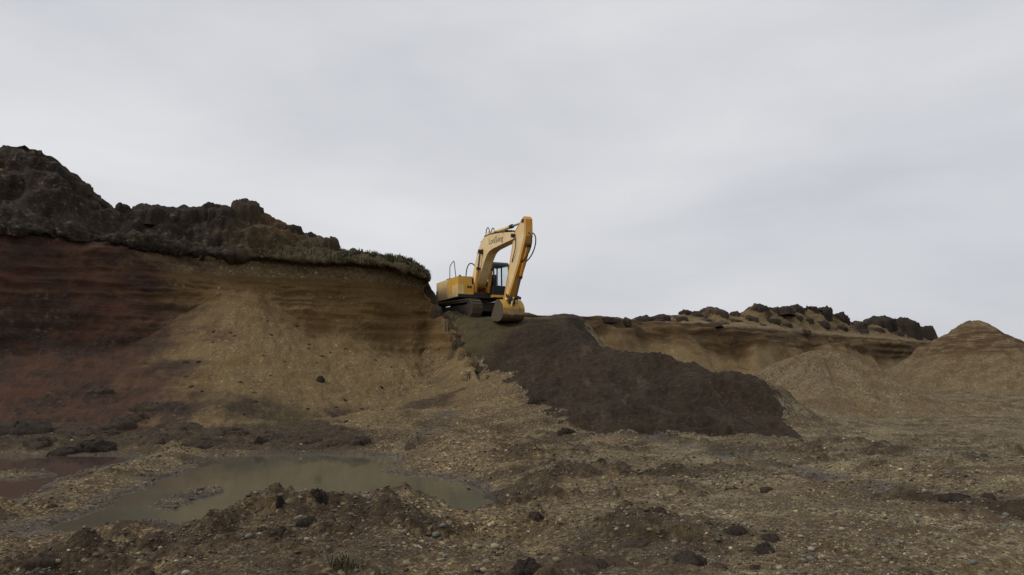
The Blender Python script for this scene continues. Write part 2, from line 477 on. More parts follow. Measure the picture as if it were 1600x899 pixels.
zw = lambda L: [atz(a, b, 0.0) for a, b in L]
POOL_MAIN = zw([(335, 713), (450, 709), (560, 711), (640, 716), (612, 727), (600, 738), (640, 743), (690, 746), (735, 758), (766, 784), (757, 802), (690, 812),
                (560, 820), (450, 826), (390, 826), (345, 831), (300, 833), (262, 822), (235, 813), (190, 821), (120, 834), (70, 838), (58, 826), (110, 810),
                (165, 790), (190, 772), (240, 752), (290, 738)])
POOL_LEFT = zw([(-160, 712), (30, 714), (90, 713), (185, 712), (222, 716), (190, 725), (140, 734), (95, 748), (60, 764), (30, 780), (0, 791), (-160, 806)])
ISLETS = [zw([(-30, 737), (60, 735), (88, 742), (40, 750), (-30, 750)]), zw([(238, 792), (258, 779), (300, 768), (345, 765), (340, 775), (295, 784), (268, 796)]),
          zw([(600, 736), (645, 733), (690, 738), (660, 745)])]
RUTS = [([Z(1395, 776, .4), Z(1480, 790, .4), Z(1540, 801, .4), Z(1620, 816, .4), Z(1750, 838, .4)], .20, -.24),
        ([Z(1395, 770, .4), Z(1480, 783, .4), Z(1540, 793, .4), Z(1620, 806, .4), Z(1750, 828, .4)], .22, .13),
        ([Z(1120, 712, .36), Z(1250, 745, .38), Z(1390, 772, .4)], .22, -.09),
        ([Z(1000, 690, .38), Z(1120, 706, .36), Z(1300, 735, .38), Z(1500, 752, .4), Z(1700, 760, .4)], .35, -.10),
        ([Z(1040, 694, .38), Z(1160, 720, .36), Z(1300, 728, .38), Z(1500, 742, .4)], .30, .08),
        ([Z(1220, 660, .42), Z(1400, 690, .4), Z(1650, 716, .42)], .40, -.08),
        ([Z(1200, 640, .5), Z(1330, 662, .45), Z(1480, 680, .42), Z(1700, 690, .42)], .5, .12)]
WETS = [[Z(1000, 690, .38), Z(1120, 706, .36), Z(1260, 732, .38), Z(1380, 765, .4)], [Z(1460, 714, .4), Z(1530, 720, .4)], [Z(855, 640, .6), Z(885, 668, .5)],
        [Z(700, 660, .5), Z(640, 690, .3)], [Z(60, 815, .1), Z(20, 830, .15)]]

def floor_base(X, Y):
    P = np.stack([X, Y], 1)
    out = np.zeros(len(P))
    for s in range(0, len(P), 60000):
        q = P[s:s + 60000]
        k = np.sqrt(((q[:, None] - _c[None]) ** 2).sum(-1) + 0.35)
        out[s:s + 60000] = k @ _wt[:_n] + _wt[_n] + q @ _wt[_n + 1:]
    return out
def peat_noise(X, Y):
    q = np.stack([X, Y, 0 * X], 1)
    t = X / np.maximum(Y, 1)
    churn = np.exp(-((t - .10) / .30) ** 2) + .7 * np.exp(-((t + .06) / .10) ** 2 - ((Y - 25) / 6) ** 2) + .6 * np.exp(-((t + .35) / .25) ** 2) * sstep(13, 10, Y)
    return sstep(0.06, 0.20, fbm(q * np.array([.8, 1.1, 1]), 6, 55, .62) + .11 * churn - .05) * sstep(38, 12, Y) * (1 - .9 * sstep(.16, .34, X / np.maximum(Y, 1)) * sstep(17, 11, Y))
def floor_z(X, Y, full=False):
    X = np.asarray(X, float); Y = np.asarray(Y, float)
    P = np.stack([X, Y], 1)
    P3 = np.stack([X, Y, np.zeros_like(X)], 1)
    z = floor_base(X, Y)
    far = sstep(6, 30, Y)
    rough = 0.75 + 0.5 * vnoise(P3 * 0.23, 91)
    ca_, sa_ = math.cos(.55), math.sin(.55)
    PR = np.stack([(X * ca_ - Y * sa_) * .35, (X * sa_ + Y * ca_) * 1.35, 0 * X], 1)
    rightw = sstep(-.02, .2, X / np.maximum(Y, 1))
    quiet = 1 - .75 * sstep(33, 38, Y) * sstep(7, 5, np.abs(X + .5))
    z = z + quiet * rough * (0.22 * fbm(P3 * 0.75, 4, 3) * (1 - .45 * rightw) + rightw * .13 * fbm(PR, 4, 4) + (0.06 + 0.06 * far) * billow(P3 * np.array([1.6, 1.2, 1]), 3, 5) * (1 - .4 * rightw) + 0.045 * fbm(P3 * 6.5, 3, 8))
    pk = peat_noise(X, Y)
    z = z + pk * (0.07 + .24 * fbm(P3 * 2.2, 5, 15, .62) - .05 * billow(P3 * 3.1, 3, 25))
    z = z - (1 - .6 * rightw) * .07 * np.maximum(0, billow(P3 * np.array([.9, 1.5, 1]) + .4 * fbm(P3 * 1.5, 2, 26)[:, None], 3, 27)) ** 2
    for pts, w, d in RUTS:
        dd = line_d(P + 0.12 * np.stack([vnoise(P3 * 1.1, 41), vnoise(P3 * 1.1, 42)], 1), pts)
        z = z + d * np.exp(-(dd / w) ** 2)
    peat = np.zeros_like(z)
    z = np.where((Y < 30) & (X < 4), np.maximum(z, 0.07 + 0.04 * fbm(P3 * 3.0, 3, 12)), z)
    near = (Y < 27) & (X < 3)
    sd = np.full(len(P), 9.0)
    if near.any():
        q = P[near]
        q3 = P3[near]
        jit = 0.22 * fbm(q3 * 1.3, 4, 21)
        s = np.minimum(poly_sd(q, POOL_MAIN), poly_sd(q, POOL_LEFT)) + jit
        for isl in ISLETS:
            s = np.maximum(s, -(poly_sd(q, isl) + jit * 0.6))
        sd[near] = s
    shore = sstep(0.0, 1.3, sd)
    bed = sstep(0.0, 0.5, -sd)
    z = np.where(sd > 0, 0.015 + (z - 0.015) * (0.12 + 0.88 * shore), -0.30 * bed - 0.004)
    if not full:
        return z
    wet = np.zeros_like(z)
    for pts in WETS:
        wet = np.maximum(wet, np.exp(-(line_d(P, pts) / 0.45) ** 2) * (0.6 + 0.6 * vnoise(P3 * 1.5, 66)))
    wet = np.maximum(wet, sstep(0.45, 0.0, sd) * 0.85)
    return z, np.clip(wet, 0, 1), sd

nr, nc = 560, 640
rows = np.geomspace(2.0, 78.0, nr)
tans = np.linspace(-0.98, 0.98, nc)
RR, TT = np.meshgrid(rows, tans, indexing='ij')
FX, FY = (RR * TT).ravel(), RR.ravel()
FZ, FWET, FSD = floor_z(FX, FY, True)
Fq = grid_faces(nr, nc)
FV = np.stack([FX, FY, FZ], 1)
me = raw_mesh('pit_floor', FV, Fq)
P3 = np.stack([FX, FY, FZ], 1)
fattr(me, 'wet', FWET)
tanx = FX / FY
grey = sstep(-0.05, 0.30, tanx + 0.10 * fbm(P3 * 0.4, 3, 31)) * sstep(4, 9, FY)
fattr(me, 'grey', grey)
# dark soil strewn over the shore and the trodden middle ground
PEATY = [(zw([(-160, 640), (200, 655), (330, 668), (480, 680), (560, 690), (560, 706), (330, 708), (200, 708), (-160, 716)]), .95),
         ([W(640, 575, 32), W(720, 590, 32), W(700, 620, 29.5), W(640, 625, 29)], .9),
         ([Z(780, 850, .45), Z(1130, 840, .45), Z(1120, 905, .42), Z(780, 920, .42)], .75),
         ([Z(330, 820, .4), Z(560, 840, .5), Z(600, 940, .45), Z(200, 940, .4)], .6),
         ([Z(1400, 775, .4), Z(1500, 787, .4), Z(1700, 818, .4), Z(1700, 832, .4), Z(1500, 799, .4), Z(1400, 781, .4)], 1.0),
         ([W(690, 530, 36.5), W(760, 530, 37), W(770, 565, 34), W(700, 552, 36)], .6),
         ([W(680, 480, 41), W(920, 490, 41), W(900, 540, 36), W(700, 540, 36.5)], .75)]
peat = np.zeros(len(FX))
FP2 = np.stack([FX, FY], 1)
jn = fbm(np.stack([FX, FY, 0 * FX], 1) * 0.9, 5, 55)
for poly, s in PEATY:
    sdp = poly_sd(FP2, poly) + (0.9 if s < .99 else .25) * jn - (0 if s < .99 else .15)
    peat = np.maximum(peat, s * sstep(0.5, -0.3, sdp))
peat = np.maximum(peat, 0.9 * peat_noise(FX, FY))
fattr(me, 'peat', peat)
TAN = [W(540, 560, 34), W(700, 556, 35), W(745, 566, 34), W(775, 588, 32), W(780, 605, 30), W(720, 630, 28), W(620, 650, 27), W(520, 660, 25.5)]
fattr(me, 'tan', .55 * sstep(1.2, -1.0, poly_sd(FP2, TAN) + 2.0 * jn))
floor_o = tag(link('ground', me, M_FLOOR), 'rough brown gravel floor of the pit', None, None, 'structure')

# far level land behind the pit, out to the horizon
pl = [(-900, 78), (-40, 78), (28, 78), (62, 120), (140, 215), (900, 900), (3000, 4000), (-3000, 4000), (-2500, 300)]
me = bpy.data.meshes.new('plateau')
me.from_pydata([(x, y, 4.6) for x, y in pl], [], [list(range(len(pl)))])
fattr(me, 'peat', np.full(len(pl), .3)); fattr(me, 'grey', np.full(len(pl), .5)); fattr(me, 'wet', np.zeros(len(pl)))
tag(link('plateau', me, M_FLOOR), 'level land above the pit', None, None, 'structure')
base = [(-1500, -1500), (1500, -1500), (1500, 1500), (-1500, 1500)]
me = bpy.data.meshes.new('terrain')
me.from_pydata([(x, y, -1.2) for x, y in base], [], [[0, 1, 2, 3]])
fattr(me, 'peat', np.full(4, .3)); fattr(me, 'grey', np.full(4, .5)); fattr(me, 'wet', np.zeros(4))
tag(link('terrain', me, M_FLOOR), 'ground under and around the pit', None, None, 'structure')

# ------------------------------------------------------------------ lofted banks
def loft(curves, col_n, row_n):
    """curves: list of (S,3) arrays sharing stations; returns P (rows*cols,3), v index per row, nr, nc"""
    C = np.array(curves)                       # K,S,3
    K, S, _ = C.shape
    seg = np.linalg.norm(np.diff(C[min(4, K - 1)], axis=0), axis=1) + 0.05
    cum = np.concatenate([[0], np.cumsum(seg)])
    u = np.linspace(0, cum[-1], col_n)
    cols = np.empty((K, col_n, 3))
    for k in range(K):
        for a in range(3):
            cols[k, :, a] = np.interp(u, cum, C[k, :, a])
    out, vv = [], []
    for k in range(K - 1):
        n = row_n[k]
        for j in range(n):
            t = j / n
            out.append(cols[k] * (1 - t) + cols[k + 1] * t)
            vv.append(k + t)
    out.append(cols[-1]); vv.append(K - 1)
    P = np.array(out)
    return P.reshape(-1, 3), np.repeat(np.array(vv), col_n), len(out), col_n

I = lambda xs, ys: (lambda x: np.interp(x, xs, ys))
px_st = [-420, -200, -60, 0, 40, 70, 95, 120, 150, 180, 205, 235, 265, 300, 350, 368, 387, 412, 440, 470, 495, 516, 526, 545, 575, 600, 625, 645, 658, 664]
Df = I([-420, 0, 200, 400, 600, 664], [26.0, 30, 32.5, 36, 38.5, 39.4])
crestY = I([-420, -200, -60, 0, 28, 60, 85, 97, 120, 140, 170, 205, 232, 265, 290, 350, 364, 386, 412, 440, 490, 515, 527, 545, 575, 600, 625, 645, 664],
           [215, 205, 216, 225, 217, 221, 233, 246, 278, 290, 304, 327, 321, 321, 324, 322, 328, 318, 326, 346, 362, 372, 389, 395, 398, 401, 405, 411, 424])
crestO = I([-420, 180, 400, 520, 545, 600, 664], [3.8, 3.4, 3.0, 2.2, 1.2, 1.0, .5])
toeD = I([-420, 0, 200, 400, 500, 600, 664], [20.5, 23.6, 24.6, 25.0, 25.8, 28.0, 31.0])
c1Y = I([-420, 0, 100, 180, 230, 290, 345, 375, 410, 450, 500, 600, 664], [570, 560, 548, 545, 530, 490, 463, 457, 469, 492, 520, 546, 555])
c2Y = I([-420, 0, 150, 250, 400, 600, 664], [350, 385, 405, 418, 431, 438, 449])
c3Y = I([-420, 0, 100, 200, 350, 450, 550, 620, 664], [330, 362, 372, 386, 402, 409, 416, 424, 438])
c4Y = I([-420, 0, 100, 200, 300, 350, 420, 500, 530, 600, 640, 664], [315, 348, 358, 374, 390, 394, 397, 403, 403, 408, 415, 430])
cv = {k: [] for k in ('t0', 't1', 'c1', 'cm', 'c2', 'c2b', 'c3', 'lip', 'c4', 'c5', 'c6', 'c7', 'c8')}
for p in px_st:
    D = float(Df(p)); oh = float(np.interp(p, [330, 430, 560, 664], [0.0, .35, .6, .9]))
    t0 = at(p, 590, toeD(p)); t0[2] = -0.5
    c1 = at(p, c1Y(p), D - .5)
    cv['t0'].append(t0); cv['t1'].append(t0 * .5 + c1 * .5 + np.array([0, 0, -.18])); cv['c1'].append(c1)
    c2 = at(p, c2Y(p), D + .55)
    cv['cm'].append(c1 * .45 + c2 * .55 + np.array([0, .12, 0])); cv['c2'].append(c2)
    c3 = at(p, c3Y(p), D + .75)
    cv['c2b'].append(c2 * .4 + c3 * .6); cv['c3'].append(c3)
    cv['lip'].append(at(p, c3Y(p) * .55 + c4Y(p) * .45, D + .6 - oh))
    cv['c4'].append(at(p, c4Y(p), D + .85 - oh * .6))
    c5 = at(p, crestY(p), D + .8 + float(crestO(p))); cv['c5'].append(c5)
    c6 = c5 + np.array([0, 3.0, -.5]); cv['c6'].append(c6)
    c7 = c5 + np.array([0, 9.0, 0]); c7[2] = min(7.2, c6[2] - .2); cv['c7'].append(c7)
    c8 = c5 + np.array([-2, 42.0, 0]); c8[2] = 4.5; cv['c8'].append(c8)
# right end of the bank, where the face turns away from the pit
def end_station(dD, dpx):
    t0 = at(765, 605, 31.0); t0[2] = .9
    L = [('t0', t0), ('t1', at(742, 578, 33.2) - np.array([0, 0, .1])), ('c1', at(722 + dpx * .2, 549, 37.2 + dD * .7)), ('cm', at(690 + dpx * .6, 494, 39.2 + dD)), ('c2', at(660 + dpx, 455, 40.0 + dD)),
         ('c2b', at(661 + dpx, 449, 39.9 + dD)), ('c3', at(663 + dpx, 446, 39.8 + dD)), ('lip', at(672 + dpx, 436, 39.4 + dD)), ('c4', at(669 + dpx, 428, 39.7 + dD)), ('c5', at(666 + dpx, 426, 40.2 + dD))]
    for k, v in L: cv[k].append(np.array(v))
    c5 = cv['c5'][-1]
    cv['c6'].append(c5 + np.array([-.4, 2.0, -.4])); cv['c7'].append(c5 + np.array([-1.0, 8.0, -1.5])); e = c5 + np.array([-3, 42.0, 0]); e[2] = 4.4; cv['c8'].append(e)
end_station(0, 0); end_station(2.2, -12); end_station(6.0, -45)
names = list(cv.keys())
BP, BV, bnr, bnc = loft([cv[k] for k in names], 620, [34, 34, 26, 30, 8, 6, 6, 8, 30, 10, 8, 6])
N = grid_normals(BP, bnr, bnc)
outw = np.sign((N * np.array([0.15, -1.0, 0.6])).sum(1)).mean()
N *= 1 if outw > 0 else -1
pxv = 800 + F * BP[:, 0] / np.maximum(BP[:, 1], 1)      # measured photo column of a place, used only to look up the survey
ix = lambda n: names.index(n)
onface = sstep(ix('c1') - .4, ix('c1') + .2, BV) * sstep(ix('c3') + .4, ix('c3') - .1, BV)
ontal = sstep(ix('c1') + .15, ix('c1') - .25, BV)
ontop = sstep(ix('c4') - .4, ix('c4') + .1, BV)
leftw = sstep(430, 330, BP[:, 0] * 0 + pxv)
heapw = sstep(545, 500, pxv)
d = 0.10 * fbm(BP * 0.8, 4, 2) * (ontal + .3) + 0.05 * fbm(BP * 4, 3, 4)
d += ontal * 0.06 * billow(BP * 1.6, 3, 6)
sw = .35 + .65 * sstep(-.3, .4, fbm(BP * .35, 3, 7))
d += onface * (sw * 0.12 * vnoise(np.stack([BP[:, 0] * .22, BP[:, 1] * .22, BP[:, 2] * 3.4 + .6 * vnoise(BP * .3, 77)], 1), 8) + sw * 0.07 * vnoise(np.stack([BP[:, 0] * .6, BP[:, 1] * .6, BP[:, 2] * 9], 1), 9) + 0.34 * fbm(BP * .55, 4, 10) + .12 * fbm(BP * np.array([1.6, 1.6, .4]), 3, 13))
lum = -.05 + 0.75 * fbm(BP * np.array([.42, .42, .8]), 4, 12, .55) - 0.16 * billow(BP * np.array([.5, .5, .9]), 3, 14) + 0.16 * fbm(BP * 2.6, 4, 16, .6) + .10 * vnoise(np.stack([BP[:, 0] * .3, BP[:, 1] * .3, BP[:, 2] * 2.2], 1), 17)
d += lum * np.maximum(ontop, sstep(ix('c2b') - .2, ix('c3') + .5, BV) * leftw) * heapw * sstep(ix('c8') - .2, ix('c6'), BV) * (0.25 + .75 * sstep(ix('c5') + .9, ix('c5') - .4, BV) + .4 * leftw)
lipw = sstep(ix('c3') - .3, ix('lip') - .2, BV) * sstep(ix('c5') + .8, ix('c4') + .2, BV) * (1 - leftw)
d += lipw * (0.34 * fbm(BP * 1.1, 4, 18, .62) + 0.14 * fbm(BP * 5, 3, 19))
d += sstep(600, 690, pxv) * sstep(ix('t0') + .2, ix('t1') + .3, BV) * sstep(ix('c3'), ix('c2'), BV) * (.38 * fbm(BP * 1.0, 4, 51, .6) + .12 * fbm(BP * 3.5, 3, 52))
BP2 = BP + N * d[:, None]
me = raw_mesh('bank', BP2, grid_faces(bnr, bnc))
jag = fbm(BP * 1.1, 4, 33)
bvj = BV + 0.35 * jag
talus = sstep(ix('c1') + .45, ix('c1') - .40, BV + .75 * jag + .35 * fbm(BP * 3.5, 3, 34))
gravel = sstep(ix('c2') - .15, ix('c2') + .15, BV + .15 * jag) * sstep(ix('c3') + .3, ix('c3') - .2, BV + .2 * jag)
top = sstep(ix('c3') - .3, ix('c3') + .2, BV + .25 * jag)
turf = top * sstep(ix('c3') + .5, ix('lip') + .5, BV) * np.clip(1 - leftw * .85, 0, 1) * np.clip(sstep(ix('c5') - .05, ix('c4') + .15, BV + .45 * jag) + sstep(520, 545, pxv) + .55 * sstep(.0, .35, fbm(BP * .8, 3, 35)), 0, 1) * (1 - .6 * sstep(540, 480, pxv) * sstep(.25, -.05, fbm(BP * 1.2, 3, 44)))
peatb = np.clip(top, 0, 1) * (0.72 + .28 * leftw)
peatb = peatb * (1 - (.5 - .3 * leftw) * sstep(.05, .30, fbm(BP * np.array([.9, .9, 1.6]), 5, 36, .6)) * sstep(ix('c4'), ix('c4') + .4, BV))
low = sstep(ix('t0') + .95, ix('t0') + .45, BV + .25 * jag) * sstep(640, 560, pxv)
peatb = np.maximum(peatb, .75 * low * sstep(-.12, .1, fbm(BP * .9, 4, 37)))
moss = .55 * sstep(ix('t0') + 1.2, ix('t0') + .8, BV) * sstep(.0, .3, fbm(BP * .5, 3, 39)) * sstep(330, 400, pxv) * sstep(620, 480, pxv)
for pxx, pyy, DD, rr, ss in [(690, 606, 31.6, .85, .9), (655, 600, 32, .6, .7), (590, 632, 29.2, .8, .7), (615, 545, 36.5, .9, .55), (335, 523, 30.5, .7, .8), (330, 545, 29.6, .7, .7), (240, 640, 26.5, 1.1, .9), (60, 625, 26.5, .9, .7), (150, 600, 27.5, 1.0, .7), (580, 660, 27.2, 1.2, .7), (60, 500, 30, 2.0, .6)]:
    cc = at(pxx, pyy, DD)
    peatb = np.maximum(peatb, ss * sstep(1.15, .55, np.linalg.norm((BP - cc) * np.array([1, .6, 1.6]), axis=1) / rr + 1.3 * fbm(BP * 1.6, 5, 47, .65)))
fattr(me, 'talus', talus); fattr(me, 'gravel', np.maximum(gravel * .8, .75 * sstep(ix('t0') + 1.7, ix('t0') + .7, BV + .5 * jag) * sstep(560, 680, pxv))); fattr(me, 'turf', np.maximum(turf, moss)); fattr(me, 'peat', peatb)
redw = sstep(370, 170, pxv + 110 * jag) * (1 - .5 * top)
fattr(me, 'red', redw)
fattr(me, 'smear', np.clip(sstep(390, 240, pxv + 60 * jag) + .35 * sstep(ix('t0') + .9, ix('t0') + .5, BV), 0, 1))
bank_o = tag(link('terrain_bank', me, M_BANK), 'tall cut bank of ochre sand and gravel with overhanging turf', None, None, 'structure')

# far bank with bedded edge, running away to the right
fpx = [780, 850, 900, 920, 940, 970, 1000, 1035, 1070, 1090, 1110, 1150, 1180, 1210, 1240, 1270, 1300, 1320, 1340, 1360, 1385, 1412, 1440, 1460, 1480, 1540, 1600, 1750, 1950]
eD = I([780, 860, 920, 1000, 1100, 1200, 1300, 1400, 1500, 1600, 1750, 1950], [48.5, 49, 51, 56, 58, 63.6, 73, 82, 95, 115, 150, 210])
fcY = I([780, 900, 920, 940, 970, 1000, 1035, 1070, 1090, 1110, 1150, 1180, 1240, 1270, 1300, 1320, 1340, 1360, 1385, 1412, 1440, 1460, 1480, 1600, 1950],
        [500, 497, 496, 497, 499, 498, 489, 484, 485, 482, 487, 478, 479, 478, 487, 495, 503, 507, 499, 501, 511, 526, 533, 553, 572])
fo = I([780, 940, 1010, 1060, 1450, 1480, 1950], [1.5, 2.0, 4.5, 6, 7, 2, 2])
fk = {k: [] for k in ('t0', 't1', 'c1', 'c2', 'c3', 'c4', 'c5', 'c6', 'c7')}
for p in fpx:
    D = float(eD(p)); s = D / 55.0
    e = at(p, 590, D); e[2] = 5.8
    t0 = at(p, 590, D - 9.5); t0[2] = .3
    c1 = at(p, 590, D - 1.6); c1[2] = 4.35 + .45 * math.sin(p * .021) + .4 * math.sin(p * .053 + 1)
    fk['t0'].append(t0); fk['t1'].append(t0 * .45 + c1 * .55 + np.array([0, 0, -.1])); fk['c1'].append(c1)
    fk['c2'].append(e + np.array([0, -.5, -.55])); fk['c3'].append(e)
    c5 = at(p, fcY(p), D + float(fo(p)))
    mid = e * .6 + c5 * .4; mid[2] = min(mid[2], e[2] + .25 + .25 * (c5[2] - e[2])); fk['c4'].append(mid)
    fk['c5'].append(c5); b = c5 + np.array([0, 5, 0]); b[2] = min(c5[2] - .8, 5.9); fk['c6'].append(b)
    g = c5 + np.array([0, 40, 0]); g[2] = 4.4; fk['c7'].append(g)
fn = list(fk.keys())
QP, QV, qnr, qnc = loft([fk[k] for k in fn], 560, [16, 18, 20, 10, 12, 16, 8, 4])
N = grid_normals(QP, qnr, qnc)
N *= 1 if np.sign((N * np.array([0, -1.0, .6])).sum(1)).mean() > 0 else -1
jx = lambda n: fn.index(n)
face = sstep(jx('c1') - .3, jx('c1') + .2, QV) * sstep(jx('c3') + .2, jx('c3') - .1, QV)
tp = sstep(jx('c3'), jx('c4'), QV) * sstep(jx('c7'), jx('c6'), QV)
tl = sstep(jx('c1') + .2, jx('c1') - .3, QV)
d = .12 * fbm(QP * .6, 4, 61) + face * (.35 * vnoise(np.stack([QP[:, 0] * .1, QP[:, 1] * .1, QP[:, 2] * 3.2], 1), 62) + .2 * fbm(QP * .5, 3, 63))
d += .35 * face * fbm(QP * 1.0, 4, 72) + tl * .8 * fbm(np.stack([QP[:, 0] * .45, QP[:, 1] * .12, QP[:, 2] * .12], 1), 3, 65)
d += tp * (-.1 + .55 * fbm(QP * .55, 4, 66, .6) - .15 * billow(QP * .9, 3, 64) + .22 * fbm(QP * 2.2, 3, 67)) * sstep(980, 1060, 800 + F * QP[:, 0] / QP[:, 1])
QP2 = QP + N * d[:, None]
me = raw_mesh('bank', QP2, grid_faces(qnr, qnc))
jag = fbm(QP * .8, 4, 68)
fattr(me, 'talus', np.clip(sstep(jx('c1') + .2, jx('c1') - .25, QV + 1.5 * jag + .6 * fbm(QP * .35, 3, 71)) + .9 * sstep(jx('c3') - .1, jx('c3') + .3, QV), 0, 1))
fattr(me, 'gravel', .5 * sstep(jx('c2') + .3, jx('c3'), QV + .3 * jag) * sstep(jx('c4'), jx('c3') + .3, QV))
fattr(me, 'turf', np.zeros(len(QP)))
fattr(me, 'peat', .95 * sstep(.02, .16, fbm(QP * 1.1, 5, 69, .62) + .26 * sstep(jx('c4') + .2, jx('c5'), QV) - .12) * sstep(jx('c3') + .5, jx('c4'), QV))
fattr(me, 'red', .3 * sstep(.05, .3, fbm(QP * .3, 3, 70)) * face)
fattr(me, 'smear', .75 * face)
far_o = tag(link('terrain_far_bank', me, M_BANK), 'distant bedded tan bank with dark clods on its top', None, None, 'structure')

# ------------------------------------------------------------------ water
nb = NB('murky_water')
nb.b.inputs['IOR'].default_value = 1.33
nb.b.inputs['Specular IOR Level'].default_value = 0.5
nb.bump(nb.noise((1.2, 3.0, 1.0), 3, 0.5), 0.035, 0.05)
wsx = nb.n.new('ShaderNodeSeparateXYZ'); nb.l.new(nb.pos, wsx.inputs[0])
left_cast = nb.ramp(nb.math('ADD', nb.math('MULTIPLY', wsx.outputs['X'], .1), nb.math('ADD', nb.math('MULTIPLY', nb.noise(.5, 4), .6), .95)), [(.35, 1.0), (.75, 0.0)])  # redder towards the left: the lens's colour cast put into the water colour
M_WATER = nb.finish(nb.mix(left_cast, nb.mix(nb.noise(.35, 3), (0.088, 0.085, 0.056), (0.120, 0.118, 0.082)), (0.075, 0.050, 0.040)), 0.06)
me = bpy.data.meshes.new('water')
me.from_pydata([(-32, 8.2, 0), (1.5, 8.2, 0), (1.5, 24.5, 0), (-32, 24.5, 0)], [], [[0, 1, 2, 3]])
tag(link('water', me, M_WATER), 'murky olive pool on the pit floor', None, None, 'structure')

# ------------------------------------------------------------------ tipped dark topsoil below the excavator
TIP = [W(690, 489, 40.5), W(716, 522, 38.2), W(700, 540, 37), W(730, 552, 36), W(765, 577, 33), W(800, 604, 30.2), W(850, 648, 25.6), W(905, 681, 22), W(960, 690, 21.4),
      W(1100, 689, 21.4), W(1268, 684, 21.8), W(1243, 650, 23.8), W(1212, 614, 25.6), W(1178, 580, 27.6), W(1130, 584, 28.2), W(1080, 568, 29.6), W(1020, 556, 31.6), W(960, 547, 33.6),
      W(912, 492, 41.2), W(800, 488, 40.2)]
m, n = 300, 320
sy = np.linspace(20.0, 42.5, m)
sx = np.linspace(-0.10, 0.40, n)
SY, SX = np.meshgrid(sy, sx, indexing='ij')
XX, YY = (SX * SY).ravel(), SY.ravel()
q3 = np.stack([XX, YY, 0 * XX], 1)
sdp = poly_sd(np.stack([XX, YY], 1), TIP) + .75 * fbm(q3 * 1.1, 5, 81, .62) + .22 * fbm(q3 * 5, 3, 85)
th = (.15 - .13 * sstep(35, 38.5, YY)) * sstep(0.0, 1.4, -sdp) * (1 + .5 * fbm(q3 * .7, 3, 82)) + (.06 * billow(q3 * 1.3, 4, 83) + .15 * fbm(q3 * np.array([2.6, 1.5, 1]), 5, 84, .66)) * sstep(0, .6, -sdp) * (1 - .75 * sstep(36, 39, YY))
zz = floor_z(XX, YY) + np.where(sdp < 0, th + .004 + .03 * sstep(0, .25, -sdp), -.12 - .3 * np.clip(sdp, 0, 1))
OLV = [W(690, 485, 42), W(900, 485, 42), W(880, 520, 38), W(800, 535, 36.5), W(770, 565, 34), W(690, 545, 36.5)]
olv = sstep(.6, -1.2, poly_sd(np.stack([XX, YY], 1), OLV) + 1.2 * fbm(q3 * .9, 4, 86))
V, Fc, (olv, thn) = compact(np.stack([XX, YY, zz], 1), grid_faces(m, n, sdp < .45), olv, sstep(-.85, .15, sdp))
me = raw_mesh('soil_heap', V, Fc)
fattr(me, 'olive', olv)
fattr(me, 'thin', thn)
spoil_o = tag(link('soil_heap', me, M_SPOIL), 'dark brown topsoil tipped down the slope below the yellow excavator', 'soil heap')

# ------------------------------------------------------------------ gravel heap and bedded mound on the right
def mound(name, cx, cy, prof, mat, lab, cat, squash=(1, 1), seed=0, strata=0.0, amp=.12, ridge=None):
    nrr, naa = 90, 200
    rmax = prof[-1][0]
    r = np.linspace(0, 1, nrr) ** .85 * rmax
    a = np.linspace(0, 2 * np.pi, naa, endpoint=False)
    Rg, Ag = np.meshgrid(r, a, indexing='ij')
    Rg, Ag = Rg.ravel(), Ag.ravel()
    X, Y = Rg * np.cos(Ag), Rg * np.sin(Ag)
    lob = 1 + .16 * vnoise(np.stack([np.cos(Ag) * 1.3, np.sin(Ag) * 1.3, 0 * Ag], 1), seed) * np.clip(Rg / 2, 0, 1)
    z = np.interp(Rg / lob, [p[0] for p in prof], [p[1] for p in prof])
    X, Y = cx + X * squash[0], cy + Y * squash[1]
    q = np.stack([X, Y, z], 1)
    edge = sstep(rmax, rmax * .8, Rg)
    rill = fbm(np.stack([np.cos(Ag) * 3.2, np.sin(Ag) * 3.2, Rg * .18], 1), 4, seed + 9, .6)
    z = z + edge * rill * np.clip(Rg * .2, 0, .6)
    z = z + edge * (amp * fbm(q * .9, 4, seed + 3) + .05 * fbm(q * 4, 3, seed + 4))
    if strata:
        st = vnoise(np.stack([X * .5, Y * .5, z * 2.6], 1), seed + 5)
        X = X + strata * st * np.cos(Ag) * edge * np.clip(Rg, 0, 1); Y = Y + strata * st * np.sin(Ag) * edge * np.clip(Rg, 0, 1)
    i = np.arange(nrr * naa).reshape(nrr, naa)
    j = np.roll(i, -1, axis=1)
    Fm = np.stack([i[:-1], j[:-1], j[1:], i[1:]], -1).reshape(-1, 4)[naa:]
    tri_c = i[1]
    Vv = np.stack([X, Y, z], 1)
    me = raw_mesh(name, Vv, Fm)
    # close the summit
    bm = bmesh.new(); bm.from_mesh(me); bm.verts.ensure_lookup_table()
    bm.faces.new([bm.verts[int(k)] for k in i[1]])
    for v in [v for v in bm.verts if not v.link_faces]: bm.verts.remove(v)
    bmesh.ops.recalc_face_normals(bm, faces=bm.faces)
    for f in bm.faces: f.smooth = True
    bm.to_mesh(me); bm.free()
    zs = np.array([v.co.z for v in me.vertices])
    fattr(me, 'strata', (1.0 if strata else 0.0) * sstep(3.4, 4.0, zs) * sstep(6.3, 5.4, zs))
    return tag(link(name, me, mat), lab, cat)
c = at(1280, 545, 39.0)
heap_o = mound('gravel_heap', c[0], c[1], [(0, 3.36), (.5, 3.28), (1.2, 2.98), (3.0, 2.05), (5.0, 1.05), (6.5, .45), (8, -.1), (9, -.5)], M_HEAP,
               'rounded cone of grey brown gravel at right, in front of the far bank', 'gravel heap', (1.0, 1.0), 5)
